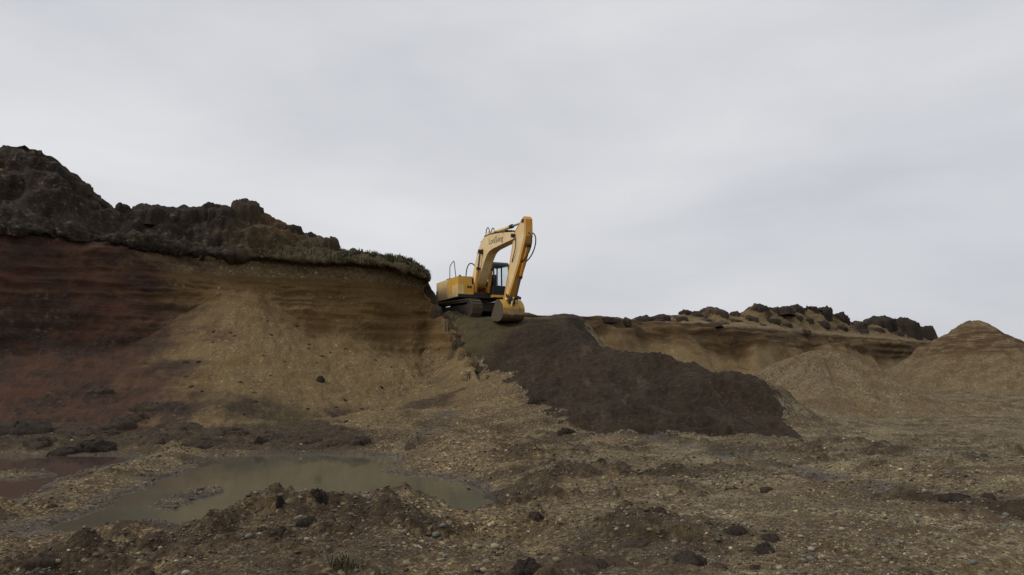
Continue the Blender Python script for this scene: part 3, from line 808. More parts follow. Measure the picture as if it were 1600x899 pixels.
c2 = at(1235, 600, 34.0)
heap2_o = mound('gravel_heap', at(1390, 590, 36)[0], 36.5, [(0, 1.15), (1.0, 1.05), (3.0, .7), (5.5, .2), (7.5, -.4)], M_HEAP,
                'low spread of gravel running off the foot of the rounded gravel cone', 'gravel heap', (1.5, .8), 15, 0, .15)
c = at(1521, 503, 62.0)
mound_o = mound('earth_mound', c[0], c[1], [(0, 6.46), (.35, 6.38), (.8, 6.08), (1.4, 5.58), (2.0, 5.12), (2.6, 4.72), (3.2, 4.35), (3.9, 4.05), (4.2, 3.6), (5.2, 2.95), (8.0, 1.5), (10.5, .5), (12, -.4)], M_HEAP,
                'pointed bedded earth mound left standing at the far right', 'mound', (.9, 1.3), 25, .10, .30)
bpy.context.view_layer.update()

# ------------------------------------------------------------------ placing things on the built ground
dg = bpy.context.evaluated_depsgraph_get()
TREES = [BVHTree.FromObject(o, dg) for o in (floor_o, bank_o, far_o, spoil_o, heap_o, heap2_o, mound_o)]
def hit(px, py):
    r = Vector(ray(px, py)).normalized()
    best = None
    for t in TREES:
        h = t.ray_cast(Vector((0, 0, CAM_Z)), r)
        if h[0] is not None and (best is None or h[3] < best[3]): best = h
    return None if best is None else (best[0], best[1], best[3])
def drop(x, y):
    best = None
    for t in TREES:
        h = t.ray_cast(Vector((x, y, 40)), Vector((0, 0, -1)))
        if h[0] is not None and (best is None or h[0].z > best[0].z): best = h
    return None if best is None else best[0]

def lump_mesh(name, seed, amp=.35, freq=1.6, sub=4, mat=None, ragged=.12):
    bm = bmesh.new()
    bmesh.ops.create_icosphere(bm, subdivisions=sub, radius=.5)
    me = bpy.data.meshes.new(name)
    bm.to_mesh(me); bm.free()
    co = np.array([v.co[:] for v in me.vertices])
    n = co / np.linalg.norm(co, axis=1, keepdims=True)
    r = 1 + amp * fbm(co * freq * 2 + seed * 9.1, 3, seed) + ragged * billow(co * 6 + seed, 3, seed + 5)
    co = n * (.5 * r)[:, None]
    me.vertices.foreach_set('co', co.astype(np.float32).ravel())
    me.polygons.foreach_set('use_smooth', np.full(len(me.polygons), True))
    me.materials.append(mat)
    me.update()
    return me
def clump_mesh(name, seed, mat, steep=2.0, rag=.85):
    nr_, na_ = 16, 44
    r = np.linspace(0, 1, nr_)[1:]
    a = np.linspace(0, 2 * np.pi, na_, endpoint=False)
    Rg, Ag = np.meshgrid(r, a, indexing='ij'); Rg, Ag = Rg.ravel(), Ag.ravel()
    ring = np.stack([np.cos(Ag), np.sin(Ag), 0 * Ag + seed * 3.7], 1)
    Ro = 1 + rag * fbm(ring * 1.5, 4, seed, .65)
    x, y = Rg * Ro * np.cos(Ag) * .5, Rg * Ro * np.sin(Ag) * .5
    q = np.stack([x, y, 0 * x + seed * 5.1], 1)
    prof = np.clip(1 - Rg ** steep, 0, 1) ** .8
    h = prof * (.76 + .42 * fbm(q * 3.4, 3, seed + 1) + .16 * billow(q * 7, 3, seed + 2) + .30 * fbm(q * 11, 3, seed + 6, .6)) - 1.5 * sstep(.80, 1.0, Rg)
    x = x + .05 * fbm(q * 11, 2, seed + 3); y = y + .05 * fbm(q * 11 + 40, 2, seed + 4)
    V = np.concatenate([[[0, 0, h[:na_].mean()]], np.stack([x, y, h], 1)])
    i = np.arange((nr_ - 1) * na_).reshape(nr_ - 1, na_) + 1
    j = np.roll(i, -1, axis=1)
    Q = np.stack([i[:-1], i[1:], j[1:], j[:-1]], -1).reshape(-1, 4)
    T = np.concatenate([Q[:, [0, 1, 2]], Q[:, [0, 2, 3]], np.stack([np.zeros(na_, int), i[0], j[0]], 1)])
    me = raw_mesh(name, V, T, True)
    me.materials.append(mat)
    return me
CL_D = [clump_mesh('clod', k, M_CLOD) for k in range(6)]
CL_B = [clump_mesh('clod', k + 20, M_CLODB) for k in range(5)]
CL_T = [clump_mesh('clod', k + 40, M_TURF) for k in range(4)]
CL_S = [clump_mesh('clod', k + 60, M_CLOD, 4.5) for k in range(5)] + [clump_mesh('clod', k + 70, M_CLODB, 4.0) for k in range(3)]
def clod(name, px, py, wpx, hpx, meshes, label, group, cat='clod', sink=.28):
    h = hit(px, py)
    if h is None: return None
    p, nrm, dist = h
    w = wpx / F * p.y; hh = hpx / F * p.y
    o = link(name, random.choice(meshes))
    o.scale = (w * 1.1, w * random.uniform(.7, 1.0), hh * 1.15)
    tq = Vector((0, 0, 1)).lerp(nrm if nrm.z > 0 else -nrm, .45 if p.y < 33 else .12).normalized()
    o.rotation_euler = (tq.to_track_quat('Z', 'Y').to_matrix() @ Matrix.Rotation(random.uniform(0, 6.28), 3, 'Z')).to_euler()
    if wpx > 1.7 * hpx:      # keep wide ones lying across
        o.rotation_euler = (tq.to_track_quat('Z', 'Y').to_matrix() @ Matrix.Rotation(random.choice([0, math.pi]) + random.uniform(-.3, .3), 3, 'Z')).to_euler()
    o.location = (p.x, p.y + .1 * w, p.z - .06 * hh)
    return tag(o, label, cat, group)

# lone, recognisable clods
UNIQ = [('peat_clod', 495, 781, 36, 17, CL_D, 'shaggy black peat clod on the crest of the front mound beside the pool'),
        ('peat_clod', 437, 788, 16, 13, CL_D, 'small dark clod left of the shaggy one on the front mound'),
        ('peat_clod', 1078, 880, 64, 15, CL_D, 'broad black clod in the foreground gravel right of the picture middle'),
        ('peat_clod', 822, 896, 60, 24, CL_D, 'tall dark clod cut by the bottom edge of the picture'),
        ('peat_clod', 908, 890, 72, 17, CL_B, 'brown clod beside the tall dark one at the bottom edge'),
        ('peat_clod', 995, 852, 66, 10, CL_B, 'long low brown clod behind the broad black one in the foreground'),
        ('peat_clod', 735, 774, 15, 11, CL_D, 'little black clod at the right tip of the pool'),
        ('peat_clod', 885, 678, 28, 10, CL_D, 'square black clod at the lower left foot of the dark tipped soil'),
        ('peat_clod', 840, 628, 30, 8, CL_D, 'black clod on the left edge of the dark tipped soil'),
        ('peat_clod', 500, 596, 17, 9, CL_D, 'lone brown black clod half way down the pale scree'),
        ('peat_clod', 30, 676, 100, 18, CL_D, 'long black peat bank at the left edge above the pool'),
        ('peat_clod', 103, 708, 52, 10, CL_D, 'low dark clod standing in the shallow left water'),
        ('peat_clod', 156, 703, 70, 16, CL_D, 'blocky black clod at the water edge on the left'),
        ('peat_clod', 1497, 780, 50, 8, CL_D, 'flat black clod beside the rut on the right'),
        ('peat_clod', 1546, 779, 24, 8, CL_D, 'small black clod right of the flat one by the rut'),
        ('turf_clod', 922, 493, 30, 13, CL_B, 'round dark turf clod alone on the skyline right of the excavator'),
        ('turf_clod', 386, 333, 60, 19, CL_S, 'large rounded turf clod standing up on the left skyline'),
        ('turf_clod', 514, 385, 34, 13, CL_S, 'upright brown clod at the lower end of the left skyline heap'),
        ('turf_clod', 552, 396, 16, 9, CL_T, 'small clod on the turf right of the left skyline heap')]
for nme, px, py, w, h, ms, lab in UNIQ:
    clod(nme, px, py, w, h, ms, lab, None)
ORD = ['first', 'second', 'third', 'fourth', 'fifth', 'sixth', 'seventh', 'eighth', 'ninth', 'tenth', 'eleventh', 'twelfth', 'thirteenth', 'fourteenth', 'fifteenth', 'sixteenth', 'seventeenth', 'eighteenth', 'nineteenth', 'twentieth', 'twenty-first', 'twenty-second', 'twenty-third', 'twenty-fourth']
RSKY = [(948, 497, 22, 6), (978, 499, 22, 6), (1008, 500, 34, 9), (1036, 495, 30, 10), (1072, 488, 28, 9), (1115, 486, 36, 9), (1150, 490, 22, 8), (1188, 482, 40, 10), (1218, 484, 42, 11),
        (1246, 481, 20, 9), (1268, 481, 18, 9), (1290, 487, 32, 11), (1316, 497, 30, 12), (1340, 506, 30, 10), (1378, 504, 34, 14), (1408, 505, 40, 14), (1438, 516, 28, 12)]
for k, (px, py, w, h) in enumerate(RSKY):
    clod('turf_clod', px, py + 2, w * random.uniform(.8, 1.7), h * random.uniform(.5, 1.1), CL_D + CL_B, ORD[k] + ' dark clod from the left along the skyline of the far right ridge', 'clods along the right skyline')
LSKY = [(240, 333, 40, 11), (300, 335, 56, 13), (342, 334, 50, 13), (455, 359, 26, 7), (485, 370, 24, 7), (130, 296, 34, 10), (190, 326, 30, 9)]
LSKY.sort()
for k, (px, py, w, h) in enumerate(LSKY):
    clod('peat_clod', px, py, w, h, CL_S + CL_D, ORD[k] + ' dark earth clod from the left in the heap topping the left bank', 'clods heaped on the left bank')
RSLP = [(1030, 502, 18, 6), (1062, 497, 20, 6), (1100, 500, 16, 5), (1112, 508, 30, 6), (1132, 506, 16, 5), (1150, 502, 20, 6), (1170, 497, 22, 7), (1205, 500, 24, 6), (1230, 507, 18, 5), (1258, 517, 20, 5),
        (1262, 500, 18, 6), (1285, 505, 24, 7), (1312, 512, 24, 6), (1345, 517, 24, 6), (1368, 515, 22, 7), (1398, 520, 26, 7), (1425, 522, 22, 6), (1090, 492, 14, 5), (1240, 494, 22, 6), (1190, 508, 16, 5)]
RSLP.sort()
for k, (px, py, w, h) in enumerate(RSLP):
    clod('turf_clod', px, py, w * 1.3, h * .55, CL_D + CL_B, ORD[k] + ' smaller dark clod from the left, strewn below the right skyline', 'clods on the slope of the right ridge')
for k in range(46):
    px = random.uniform(285, 620); py = random.uniform(470, 660)
    if py < 447 + abs(px - 390) * .45 + 25: continue
    s = random.uniform(3, 6)
    clod('earth_crumb', px, py, s * 1.6, s * .4, CL_D + CL_T, 'small dark crumb of earth lying on the pale scree', 'crumbs on the scree')
FOOT = [(155, 612, 22, 10), (230, 640, 34, 16), (215, 655, 30, 12), (180, 665, 40, 14), (285, 672, 40, 13), (350, 680, 44, 13), (420, 686, 44, 13),
                     (470, 690, 36, 10), (250, 690, 36, 12), (60, 695, 40, 12), (555, 690, 26, 9), (520, 695, 22, 8), (640, 700, 18, 7)  , (100, 672, 60, 14), (140, 680, 50, 14), (320, 694, 44, 9)]
FOOT.sort()
for k, (px, py, w, h) in enumerate(FOOT):
    clod('peat_clod', px, py, w * 1.6, h * .85, CL_B, ORD[k] + ' dark slumped clod from the left around the foot of the scree', 'clods at the scree foot')
CL_E = [clump_mesh('clod', k + 90, M_HEAP) for k in range(4)]
for k, (px, py, w, h) in enumerate([(682, 484, 16, 8), (696, 506, 18, 9), (708, 522, 16, 8), (716, 540, 22, 10), (724, 556, 24, 10), (736, 570, 26, 9), (748, 582, 24, 8), (760, 592, 24, 7), (730, 586, 20, 7)]):
    clod('earth_lump', px, py, w, h, CL_E if k % 3 else CL_B, ORD[k] + ' crumbled lump from the top along the bank edge beside the dark soil', 'lumps crumbled off the bank edge', 'lump')
FG = []
for k in range(26):
    px = random.uniform(20, 1250); py = 899 - 195 * random.random() ** .8
    FG.append((px, py))
for px, py in FG:
    h = hit(px, py)
    if h is None or h[0].z < .05: continue
    s = random.uniform(.10, .26) * F / h[0].y
    clod('earth_clod', px, py, s, s * .26, CL_B + CL_D, 'small crumbly brown clod scattered on the gravel floor', 'clods on the gravel floor')

# ------------------------------------------------------------------ pebbles: uncountable gravel as stuff, big stones as things
t = (1 + 5 ** .5) / 2
ICO_V = np.array([(-1, t, 0), (1, t, 0), (-1, -t, 0), (1, -t, 0), (0, -1, t), (0, 1, t), (0, -1, -t), (0, 1, -t), (t, 0, -1), (t, 0, 1), (-t, 0, -1), (-t, 0, 1)]) / math.sqrt(1 + t * t)
ICO_F = np.array([(0, 11, 5), (0, 5, 1), (0, 1, 7), (0, 7, 10), (0, 10, 11), (1, 5, 9), (5, 11, 4), (11, 10, 2), (10, 7, 6), (7, 1, 8), (3, 9, 4), (3, 4, 2), (3, 2, 6), (3, 6, 8), (3, 8, 9), (4, 9, 5), (2, 4, 11), (6, 2, 10), (8, 6, 7), (9, 8, 1)])
PAL = np.array([(.060, .044, .030), (.095, .070, .045), (.125, .098, .065), (.16, .130, .088), (.19, .16, .115), (.115, .105, .085), (.15, .095, .05), (.25, .205, .135), (.40, .355, .26)])
PALW = np.array([.16, .22, .20, .14, .08, .08, .05, .05, .02])
def pebbles(name, X, Y, S, label, flat=.62):
    n = len(X)
    zf = floor_z(X, Y)
    ok = zf > -.03
    X, Y, S, zf = X[ok], Y[ok], S[ok], zf[ok]; n = len(X)
    ang = rng.uniform(0, 2 * np.pi, n)
    ax = S * rng.uniform(.8, 1.35, n); ay = S * rng.uniform(.7, 1.0, n); az = S * flat * rng.uniform(.7, 1.2, n)
    jit = 1 + .18 * rng.standard_normal((n, 12, 1)).clip(-1.5, 1.5)
    v = ICO_V[None] * jit * np.stack([ax, ay, az], 1)[:, None, :]
    ca, sa = np.cos(ang)[:, None], np.sin(ang)[:, None]
    tl = rng.normal(0, .3, (n, 1))
    x, y, z = v[..., 0], v[..., 1], v[..., 2]
    x, z = x * np.cos(tl) - z * np.sin(tl), x * np.sin(tl) + z * np.cos(tl)
    V = np.stack([x * ca - y * sa + X[:, None], x * sa + y * ca + Y[:, None], z + (zf + az * .25)[:, None]], -1).reshape(-1, 3)
    Ft = (ICO_F[None] + (np.arange(n) * 12)[:, None, None]).reshape(-1, 3)
    me = raw_mesh(name, V, Ft)
    base = PAL[rng.choice(len(PAL), n, p=PALW / PALW.sum())] * rng.uniform(.75, 1.2, (n, 1)) * (1 + .18 * sstep(.1, .4, X / Y))[:, None]
    colr = np.ones((n * 12, 4), np.float32); colr[:, :3] = np.repeat(base, 12, 0)
    a = me.attributes.new('tint', 'FLOAT_COLOR', 'POINT'); a.data.foreach_set('color', colr.ravel())
    return tag(link(name, me, M_PEB), label, 'gravel', None, 'stuff')
nb = NB('pebble'); pc_ = nb.color_attr('tint')
M_PEB = nb.finish(nb.mix(nb.ramp(nb.noise(40.0, 3), [(.35, 0.0), (.7, .35)]), pc_, (.05, .038, .027)), .85)
def scatter(n, d0, d1, s0, s1, pw=1.0):
    D = d0 * (d1 / d0) ** (rng.random(n) ** pw)
    T = rng.uniform(-.72, .72, n)
    X, Y = D * T, D
    dens = vnoise(np.stack([X * .9, Y * .9, 0 * X], 1), 201) * .5 + .5 + .35 * vnoise(np.stack([X * 3, Y * 3, 0 * X], 1), 202)
    k = rng.random(n) < np.clip(dens * 1.25, .08, 1)
    S = np.clip(np.exp(rng.normal(math.log(s0), .42, n)), s0 * .4, s1)
    return X[k], Y[k], S[k]
X1, Y1, S1 = scatter(66000, 5.2, 14, .0095, .026)
X2, Y2, S2 = scatter(24000, 12, 27, .019, .042)
k2 = poly_sd(np.stack([X2, Y2], 1), TIP) > .1
pebbles('gravel', np.concatenate([X1, X2[k2]]), np.concatenate([Y1, Y2[k2]]), np.concatenate([S1, S2[k2]]), 'loose pebbles covering the pit floor')

def stone_mat(name, c):
    nb = NB(name); nb.obj_coords()
    return nb.finish(nb.mix(nb.noise(5.0, 5, .65), c, tuple(x * .6 for x in c)), .8)
STM = [stone_mat('cream_stone', (.34, .30, .22)), stone_mat('grey_stone', (.17, .16, .135)), stone_mat('tan_stone', (.24, .19, .125)), stone_mat('brown_stone', (.13, .098, .07))]
ST = [[lump_mesh('stone', k + 60 + 7 * q, .16, .7, 3, STM[q], 0.0) for k in range(3)] for q in range(4)]
def stone(px, py, wpx, q, label, group=None, flat=.62):
    h = hit(px, py)
    if h is None or h[0].z < .01: return
    p = h[0]; w = wpx / F * p.y
    o = link('stone', random.choice(ST[q]))
    o.scale = (w, w * random.uniform(.65, .95), w * flat)
    o.rotation_euler = (random.uniform(-.2, .2), random.uniform(-.25, .25), random.uniform(-.6, .6))
    o.location = (p.x, p.y, p.z + w * flat * .22)
    tag(o, label, 'stone', group)
for s in [(773, 856, 14, 0, 'smooth cream cobble lying alone on the gravel at bottom centre'), (755, 893, 12, 0, 'pale round stone at the bottom edge below the cream cobble'),
          (511, 768, 9, 0, 'white stone on the mound crest beside the shaggy clod'), (680, 838, 15, 1, 'big grey stone half buried on the right flank of the front mound'),
          (479, 844, 9, 0, 'cream pebble on the near flank of the front mound'), (464, 812, 11, 1, 'flat grey stone on the left flank of the front mound'),
          (614, 854, 8, 1, 'small grey stone low on the front mound'), (556, 893, 9, 1, 'grey stone at the bottom edge beside the grass tuft'),
          (570, 777, 9, 2, 'tan stone near the top of the front mound'), (625, 827, 10, 1, 'grey pebble in the middle of the front mound'),
          (690, 868, 11, 2, 'tan stone below the big grey one'), (1262, 886, 11, 2, 'tan stone in dark earth at lower right'), (1218, 889, 10, 0, 'cream stone in dark earth at lower right'),
          (1383, 878, 10, 2, 'tan stone on the grey gravel at lower right'), (283, 770, 10, 2, 'tan stone on the little bar in the pool'), (30, 893, 10, 0, 'pale stone in the lower left corner')]:
    stone(*s)
for k in range(100):
    px = random.uniform(0, 1600); py = 905 - 150 * random.random() ** .9
    h = hit(px, py)
    if h is None: continue
    w = random.uniform(.035, .075) * F / h[0].y
    stone(px, py, w, random.choice([0, 1, 1, 2, 2, 3, 3, 3]), 'small rounded stone bedded in the foreground gravel', 'stones bedded in the foreground')

# ------------------------------------------------------------------ grass
def blades(name, roots, L, droop, mat, label, kind='stuff', cat='grass', width=.012):
    n = len(roots)
    L = L * rng.uniform(.3, 1.7, n)
    a = rng.uniform(0, 2 * np.pi, n)
    out = np.stack([np.cos(a), np.sin(a), 0 * a], 1) * rng.uniform(.2, .9, (n, 1)) + droop
    side = np.stack([-np.sin(a), np.cos(a), 0 * a], 1) * width
    b = roots
    up = np.array([0, 0, 1.0])
    m = b + (out * .4 + up * .55) * L[:, None]
    tip = b + (out * 1.0 + up * .55 - np.array([0, 0, .25]) * np.linalg.norm(droop)) * L[:, None]
    V = np.stack([b - side, b + side, m + side * .7, m - side * .7, tip], 1).reshape(-1, 3)
    i = (np.arange(n) * 5)[:, None]
    T = np.concatenate([i + np.array([[0, 1, 2]]), i + np.array([[0, 2, 3]]), i + np.array([[3, 2, 4]])], 0)
    return tag(link(name, raw_mesh(name, V, T), mat), label, cat, None, kind)
nb = NB('dry_grass')
M_GRASS = nb.finish(nb.mix(nb.noise(3.0, 4, .6), (.070, .060, .030), (.170, .145, .085)), .9)
Gd = BP2.reshape(bnr, bnc, 3)
cand = np.where((turf > .45) & (BV > ix('lip') - .55) & (BV < ix('c5') + .6) & (pxv > 400))[0]
cand = np.concatenate([cand[pxv[cand] > 520]] * 3 + [cand[(pxv[cand] <= 520) & (fbm(BP[cand] * 1.2, 3, 44) > .12)]])
pick = rng.choice(cand, 24000)
pick = pick[fbm(BP[pick] * 1.7, 3, 48) > -.05]
roots = BP2[pick] + rng.normal(0, .05, (len(pick), 3)) * np.array([1, 1, .1])
blades('turf_grass', roots, .20, np.array([.05, -.45, -.15]), M_GRASS, 'dry olive grass on the overhanging turf of the left bank', width=.016)
def tuft(px, py, hgt, label, n=70):
    h = hit(px, py)
    p = np.array(h[0])
    roots = p + rng.normal(0, .06, (n, 3)) * np.array([1, .7, 0])
    o = blades('grass_tuft', roots - p, hgt, np.zeros(3), M_GRASS, label, None, 'grass tuft', .005)
    o.location = p - np.array([0, 0, .02])
    return o
tuft(538, 888, .17, 'yellowish grass tuft at the bottom edge below the front mound', 110)

# ------------------------------------------------------------------ excavator (x forward, y to the operator's left, z up)
def paint(name, c, worn, dirt=.35, rough=.5):
    nb = NB(name); nb.obj_coords()
    n1 = nb.noise(1.1, 5, .65, .3)
    n2 = nb.noise((7.0, 7.0, 1.6), 4, .65)
    col = nb.mix(nb.ramp(n1, [(.40, 0.0), (.66, 1.0)]), c, worn)
    col = nb.mix(nb.ramp(n2, [(.52, 0.0), (.74, dirt)]), col, (.11, .075, .042))
    nb.b.inputs['Specular IOR Level'].default_value = .4
    return nb.finish(col, rough)
def plain(name, c, rough=.6, metal=0.0):
    nb = NB(name); nb.obj_coords()
    nb.b.inputs['Metallic'].default_value = metal
    return nb.finish(nb.mix(nb.ramp(nb.noise(6.0, 5, .7), [(.35, 0.0), (.75, .6)]), c, tuple(.5 * x + .02 for x in c)), rough)
Y_BODY = paint('body_yellow', (.66, .345, .030), (.68, .44, .10))
Y_PALE = paint('faded_yellow', (.74, .50, .19), (.79, .61, .34), .45)
Y_BOOM = paint('boom_yellow', (.75, .52, .22), (.80, .63, .36), .45)
Y_ARM = paint('arm_orange', (.60, .27, .035), (.62, .36, .10), .5)
Y_BKT = paint('bucket_yellow', (.56, .31, .045), (.30, .20, .09), .8)
_n = Y_BKT.node_tree; _b = _n.nodes['Principled BSDF']; _old = _b.inputs['Base Color'].links[0].from_socket
_tc = _n.nodes.new('ShaderNodeTexCoord'); _sx = _n.nodes.new('ShaderNodeSeparateXYZ'); _n.links.new(_tc.outputs['Object'], _sx.inputs[0])
_nz = _n.nodes.new('ShaderNodeTexNoise'); _nz.inputs['Scale'].default_value = 4.0; _n.links.new(_tc.outputs['Object'], _nz.inputs['Vector'])
_ad = _n.nodes.new('ShaderNodeMath'); _ad.operation = 'MULTIPLY_ADD'; _n.links.new(_nz.outputs['Fac'], _ad.inputs[0]); _ad.inputs[1].default_value = .5; _n.links.new(_sx.outputs['Z'], _ad.inputs[2])
_mr = _n.nodes.new('ShaderNodeMapRange'); _n.links.new(_ad.outputs[0], _mr.inputs[0]); _mr.inputs[1].default_value = .32; _mr.inputs[2].default_value = .12
_mx = _n.nodes.new('ShaderNodeMixRGB'); _n.links.new(_mr.outputs[0], _mx.inputs[0]); _n.links.new(_old, _mx.inputs[1]); _mx.inputs[2].default_value = (.12, .085, .045, 1)
_n.links.new(_mx.outputs[0], _b.inputs['Base Color'])
K_STEEL = plain('muddy_steel', (.050, .040, .030), .8)
K_DARK = plain('dark_metal', (.022, .022, .022), .6)
K_MUD = plain('caked_mud', (.105, .080, .052), .95)
K_GREY = plain('cab_grey', (.030, .036, .042), .45)
K_ROD = plain('chrome_rod', (.35, .36, .37), .3, .9)
K_HOSE = plain('hose_rubber', (.018, .018, .02), .55)
K_RUST = plain('rusty_pipes', (.17, .060, .030), .8)
K_LETTER = plain('faded_lettering', (.17, .14, .11), .7)
K_DECAL = plain('grey_decal', (.36, .36, .38), .6)
nb = NB('cab_glass'); nb.b.inputs['Transmission Weight'].default_value = 1.0; nb.b.inputs['IOR'].default_value = 1.1
M_GLASS = nb.finish((.85, .89, .90), .02)
nb = NB('seat_cloth'); M_SEAT = nb.finish((.02, .02, .022), .9)

def new_bm(): return bmesh.new()
def put(name, bm, mat, parent, bevel=0.0, smooth=False):
    if bevel:
        es = [e for e in bm.edges if len(e.link_faces) == 2 and e.calc_face_angle(0) > .5]
        bmesh.ops.bevel(bm, geom=es, offset=bevel, segments=2, affect='EDGES', clamp_overlap=True)
    bmesh.ops.recalc_face_normals(bm, faces=bm.faces)
    me = bpy.data.meshes.new(name)
    if smooth:
        for f in bm.faces: f.smooth = True
    bm.to_mesh(me); bm.free()
    return link(name, me, mat, parent)
def box(bm, x0, x1, y0, y1, z0, z1):
    v = [bm.verts.new(p) for p in ((x0, y0, z0), (x1, y0, z0), (x1, y1, z0), (x0, y1, z0), (x0, y0, z1), (x1, y0, z1), (x1, y1, z1), (x0, y1, z1))]
    for f in ((0, 3, 2, 1), (4, 5, 6, 7), (0, 1, 5, 4), (1, 2, 6, 5), (2, 3, 7, 6), (3, 0, 4, 7)): bm.faces.new([v[i] for i in f])
def prism_y(bm, prof, y0, y1):
    """profile of (x,z) extruded across y"""
    a = [bm.verts.new((x, y0, z)) for x, z in prof]; b = [bm.verts.new((x, y1, z)) for x, z in prof]
    n = len(prof)
    bm.faces.new(a); bm.faces.new(b[::-1])
    for i in range(n): bm.faces.new((a[i], b[i], b[(i + 1) % n], a[(i + 1) % n]))
def prism_z(bm, prof, z0, z1):
    a = [bm.verts.new((x, y, z0)) for x, y in prof]; b = [bm.verts.new((x, y, z1)) for x, y in prof]
    n = len(prof)
    bm.faces.new(a[::-1]); bm.faces.new(b)
    for i in range(n): bm.faces.new((a[i], a[(i + 1) % n], b[(i + 1) % n], b[i]))
def tube(bm, pts, r, seg=10):
    pts = [Vector(p) for p in pts]
    rings = []
    for i, p in enumerate(pts):
        d = (pts[min(i + 1, len(pts) - 1)] - pts[max(i - 1, 0)]).normalized()
        a = d.orthogonal().normalized() if i == 0 else (rings[-1][1] - d * rings[-1][1].dot(d)).normalized()
        b = d.cross(a)
        rr = r[i] if isinstance(r, (list, tuple)) else r
        rings.append(([bm.verts.new(p + (a * math.cos(2 * math.pi * k / seg) + b * math.sin(2 * math.pi * k / seg)) * rr) for k in range(seg)], a))
    for (q, _), (s, _) in zip(rings[:-1], rings[1:]):
        for k in range(seg): bm.faces.new((q[k], q[(k + 1) % seg], s[(k + 1) % seg], s[k]))
    bm.faces.new(rings[0][0][::-1]); bm.faces.new(rings[-1][0])
def bez(pts, n=14):
    out = []
    for i in range(n + 1):
        t = i / n
        q = [Vector(p) for p in pts]
        while len(q) > 1: q = [q[j].lerp(q[j + 1], t) for j in range(len(q) - 1)]
        out.append(q[0])
    return out

EX = bpy.data.objects.new('excavator', None)
COL.objects.link(EX)
EX.empty_display_size = .5
EX.location = (-1.96, 42.03, 4.98)
EX.rotation_euler = (0, 0, math.radians(-66))
tag(EX, 'yellow crawler excavator standing on the ledge above the tipped soil', 'excavator')

# undercarriage: two tracks with shoes, rollers and sprockets, and the frame between them
UR = Matrix.Rotation(math.radians(10), 4, 'Z')
def track_path(n_per=60):
    L, r0 = 1.62, .44
    pts = []
    per = 4 * L + 2 * math.pi * r0
    for k in range(n_per):
        s = per * k / n_per
        if s < 2 * L: pts.append((-L + s, .90, 0.0))
        elif s < 2 * L + math.pi * r0:
            a = (s - 2 * L) / r0; pts.append((L + r0 * math.sin(a), .46 + r0 * math.cos(a), -a))
        elif s < 4 * L + math.pi * r0: pts.append((L - (s - 2 * L - math.pi * r0), .02, math.pi))
        else:
            a = (s - 4 * L - math.pi * r0) / r0; pts.append((-L - r0 * math.sin(a), .46 - r0 * math.cos(a), math.pi - a))
    return pts
shoe_me = None
for sgn in (-1, 1):
    bm = new_bm()
    L, r0 = 1.62, .40
    prof = [(-L + 0, .86)] + [(L, .86)] + [(L + r0 * math.sin(a), .46 + r0 * math.cos(a)) for a in np.linspace(.3, math.pi - .3, 9)] + [(L, .06), (-L, .06)] + [(-L - r0 * math.sin(a), .46 - r0 * math.cos(a)) for a in np.linspace(.3, math.pi - .3, 9)]
    inner = [(x * .93, .46 + (z - .46) * .78) for x, z in prof]
    y0, y1 = sgn * 1.1 - .26, sgn * 1.1 + .26
    a = [[bm.verts.new((x, y, z)) for x, z in p] for p in (prof, inner) for y in (y0, y1)]
    n = len(prof)
    for i in range(n):
        j = (i + 1) % n
        bm.faces.new((a[0][i], a[0][j], a[1][j], a[1][i])); bm.faces.new((a[2][i], a[3][i], a[3][j], a[2][j]))
        bm.faces.new((a[0][i], a[2][i], a[2][j], a[0][j])); bm.faces.new((a[1][i], a[1][j], a[3][j], a[3][i]))
    bmesh.ops.transform(bm, matrix=UR, verts=bm.verts)
    tr = put('track', bm, K_STEEL, EX)
    for (x, z, rot) in track_path(48):
        if shoe_me is None:
            b2 = new_bm(); box(b2, -.088, .088, -.30, .30, -.018, .018); box(b2, -.06, -.04, -.30, .30, .0181, .05)
            bmesh.ops.recalc_face_normals(b2, faces=b2.faces)
            shoe_me = bpy.data.meshes.new('track_shoe'); b2.to_mesh(shoe_me); b2.free(); shoe_me.materials.append(K_MUD)
        o = link('track_shoe', shoe_me, None, tr)
        o.matrix_local = UR @ Matrix.Translation((x, sgn * 1.1, z)) @ Matrix.Rotation(-rot, 4, 'Y')
    bm = new_bm()
    box(bm, -1.55, 1.55, sgn * 1.1 - .17, sgn * 1.1 + .17, .30, .68)
    bmesh.ops.transform(bm, matrix=UR, verts=bm.verts)
    put('track_frame', bm, K_STEEL, tr, .03)
    for x, zc, rr in [(-1.62, .46, .33), (1.62, .46, .33)] + [(-1.2 + .4 * k, .19, .12) for k in range(7)]:
        bm = new_bm()
        tube(bm, [UR @ Vector((x, sgn * 1.1 - .21, zc)), UR @ Vector((x, sgn * 1.1 + .21, zc))], rr, 18)
        put('sprocket' if rr > .2 else 'roller', bm, K_STEEL, tr)
bm = new_bm()
prism_z(bm, [(-1.0, -.9), (-.5, -.6), (.5, -.6), (1.0, -.9), (1.0, -.88), (.75, 0), (1.0, .9), (.5, .6), (-.5, .6), (-1.0, .9), (-.75, 0)], .42, .84)
bmesh.ops.transform(bm, matrix=UR, verts=bm.verts)
put('car_body', bm, K_STEEL, EX)
bm = new_bm(); tube(bm, [(0, 0, .84), (0, 0, 1.06)], .68, 32); put('slew_ring', bm, K_DARK, EX)

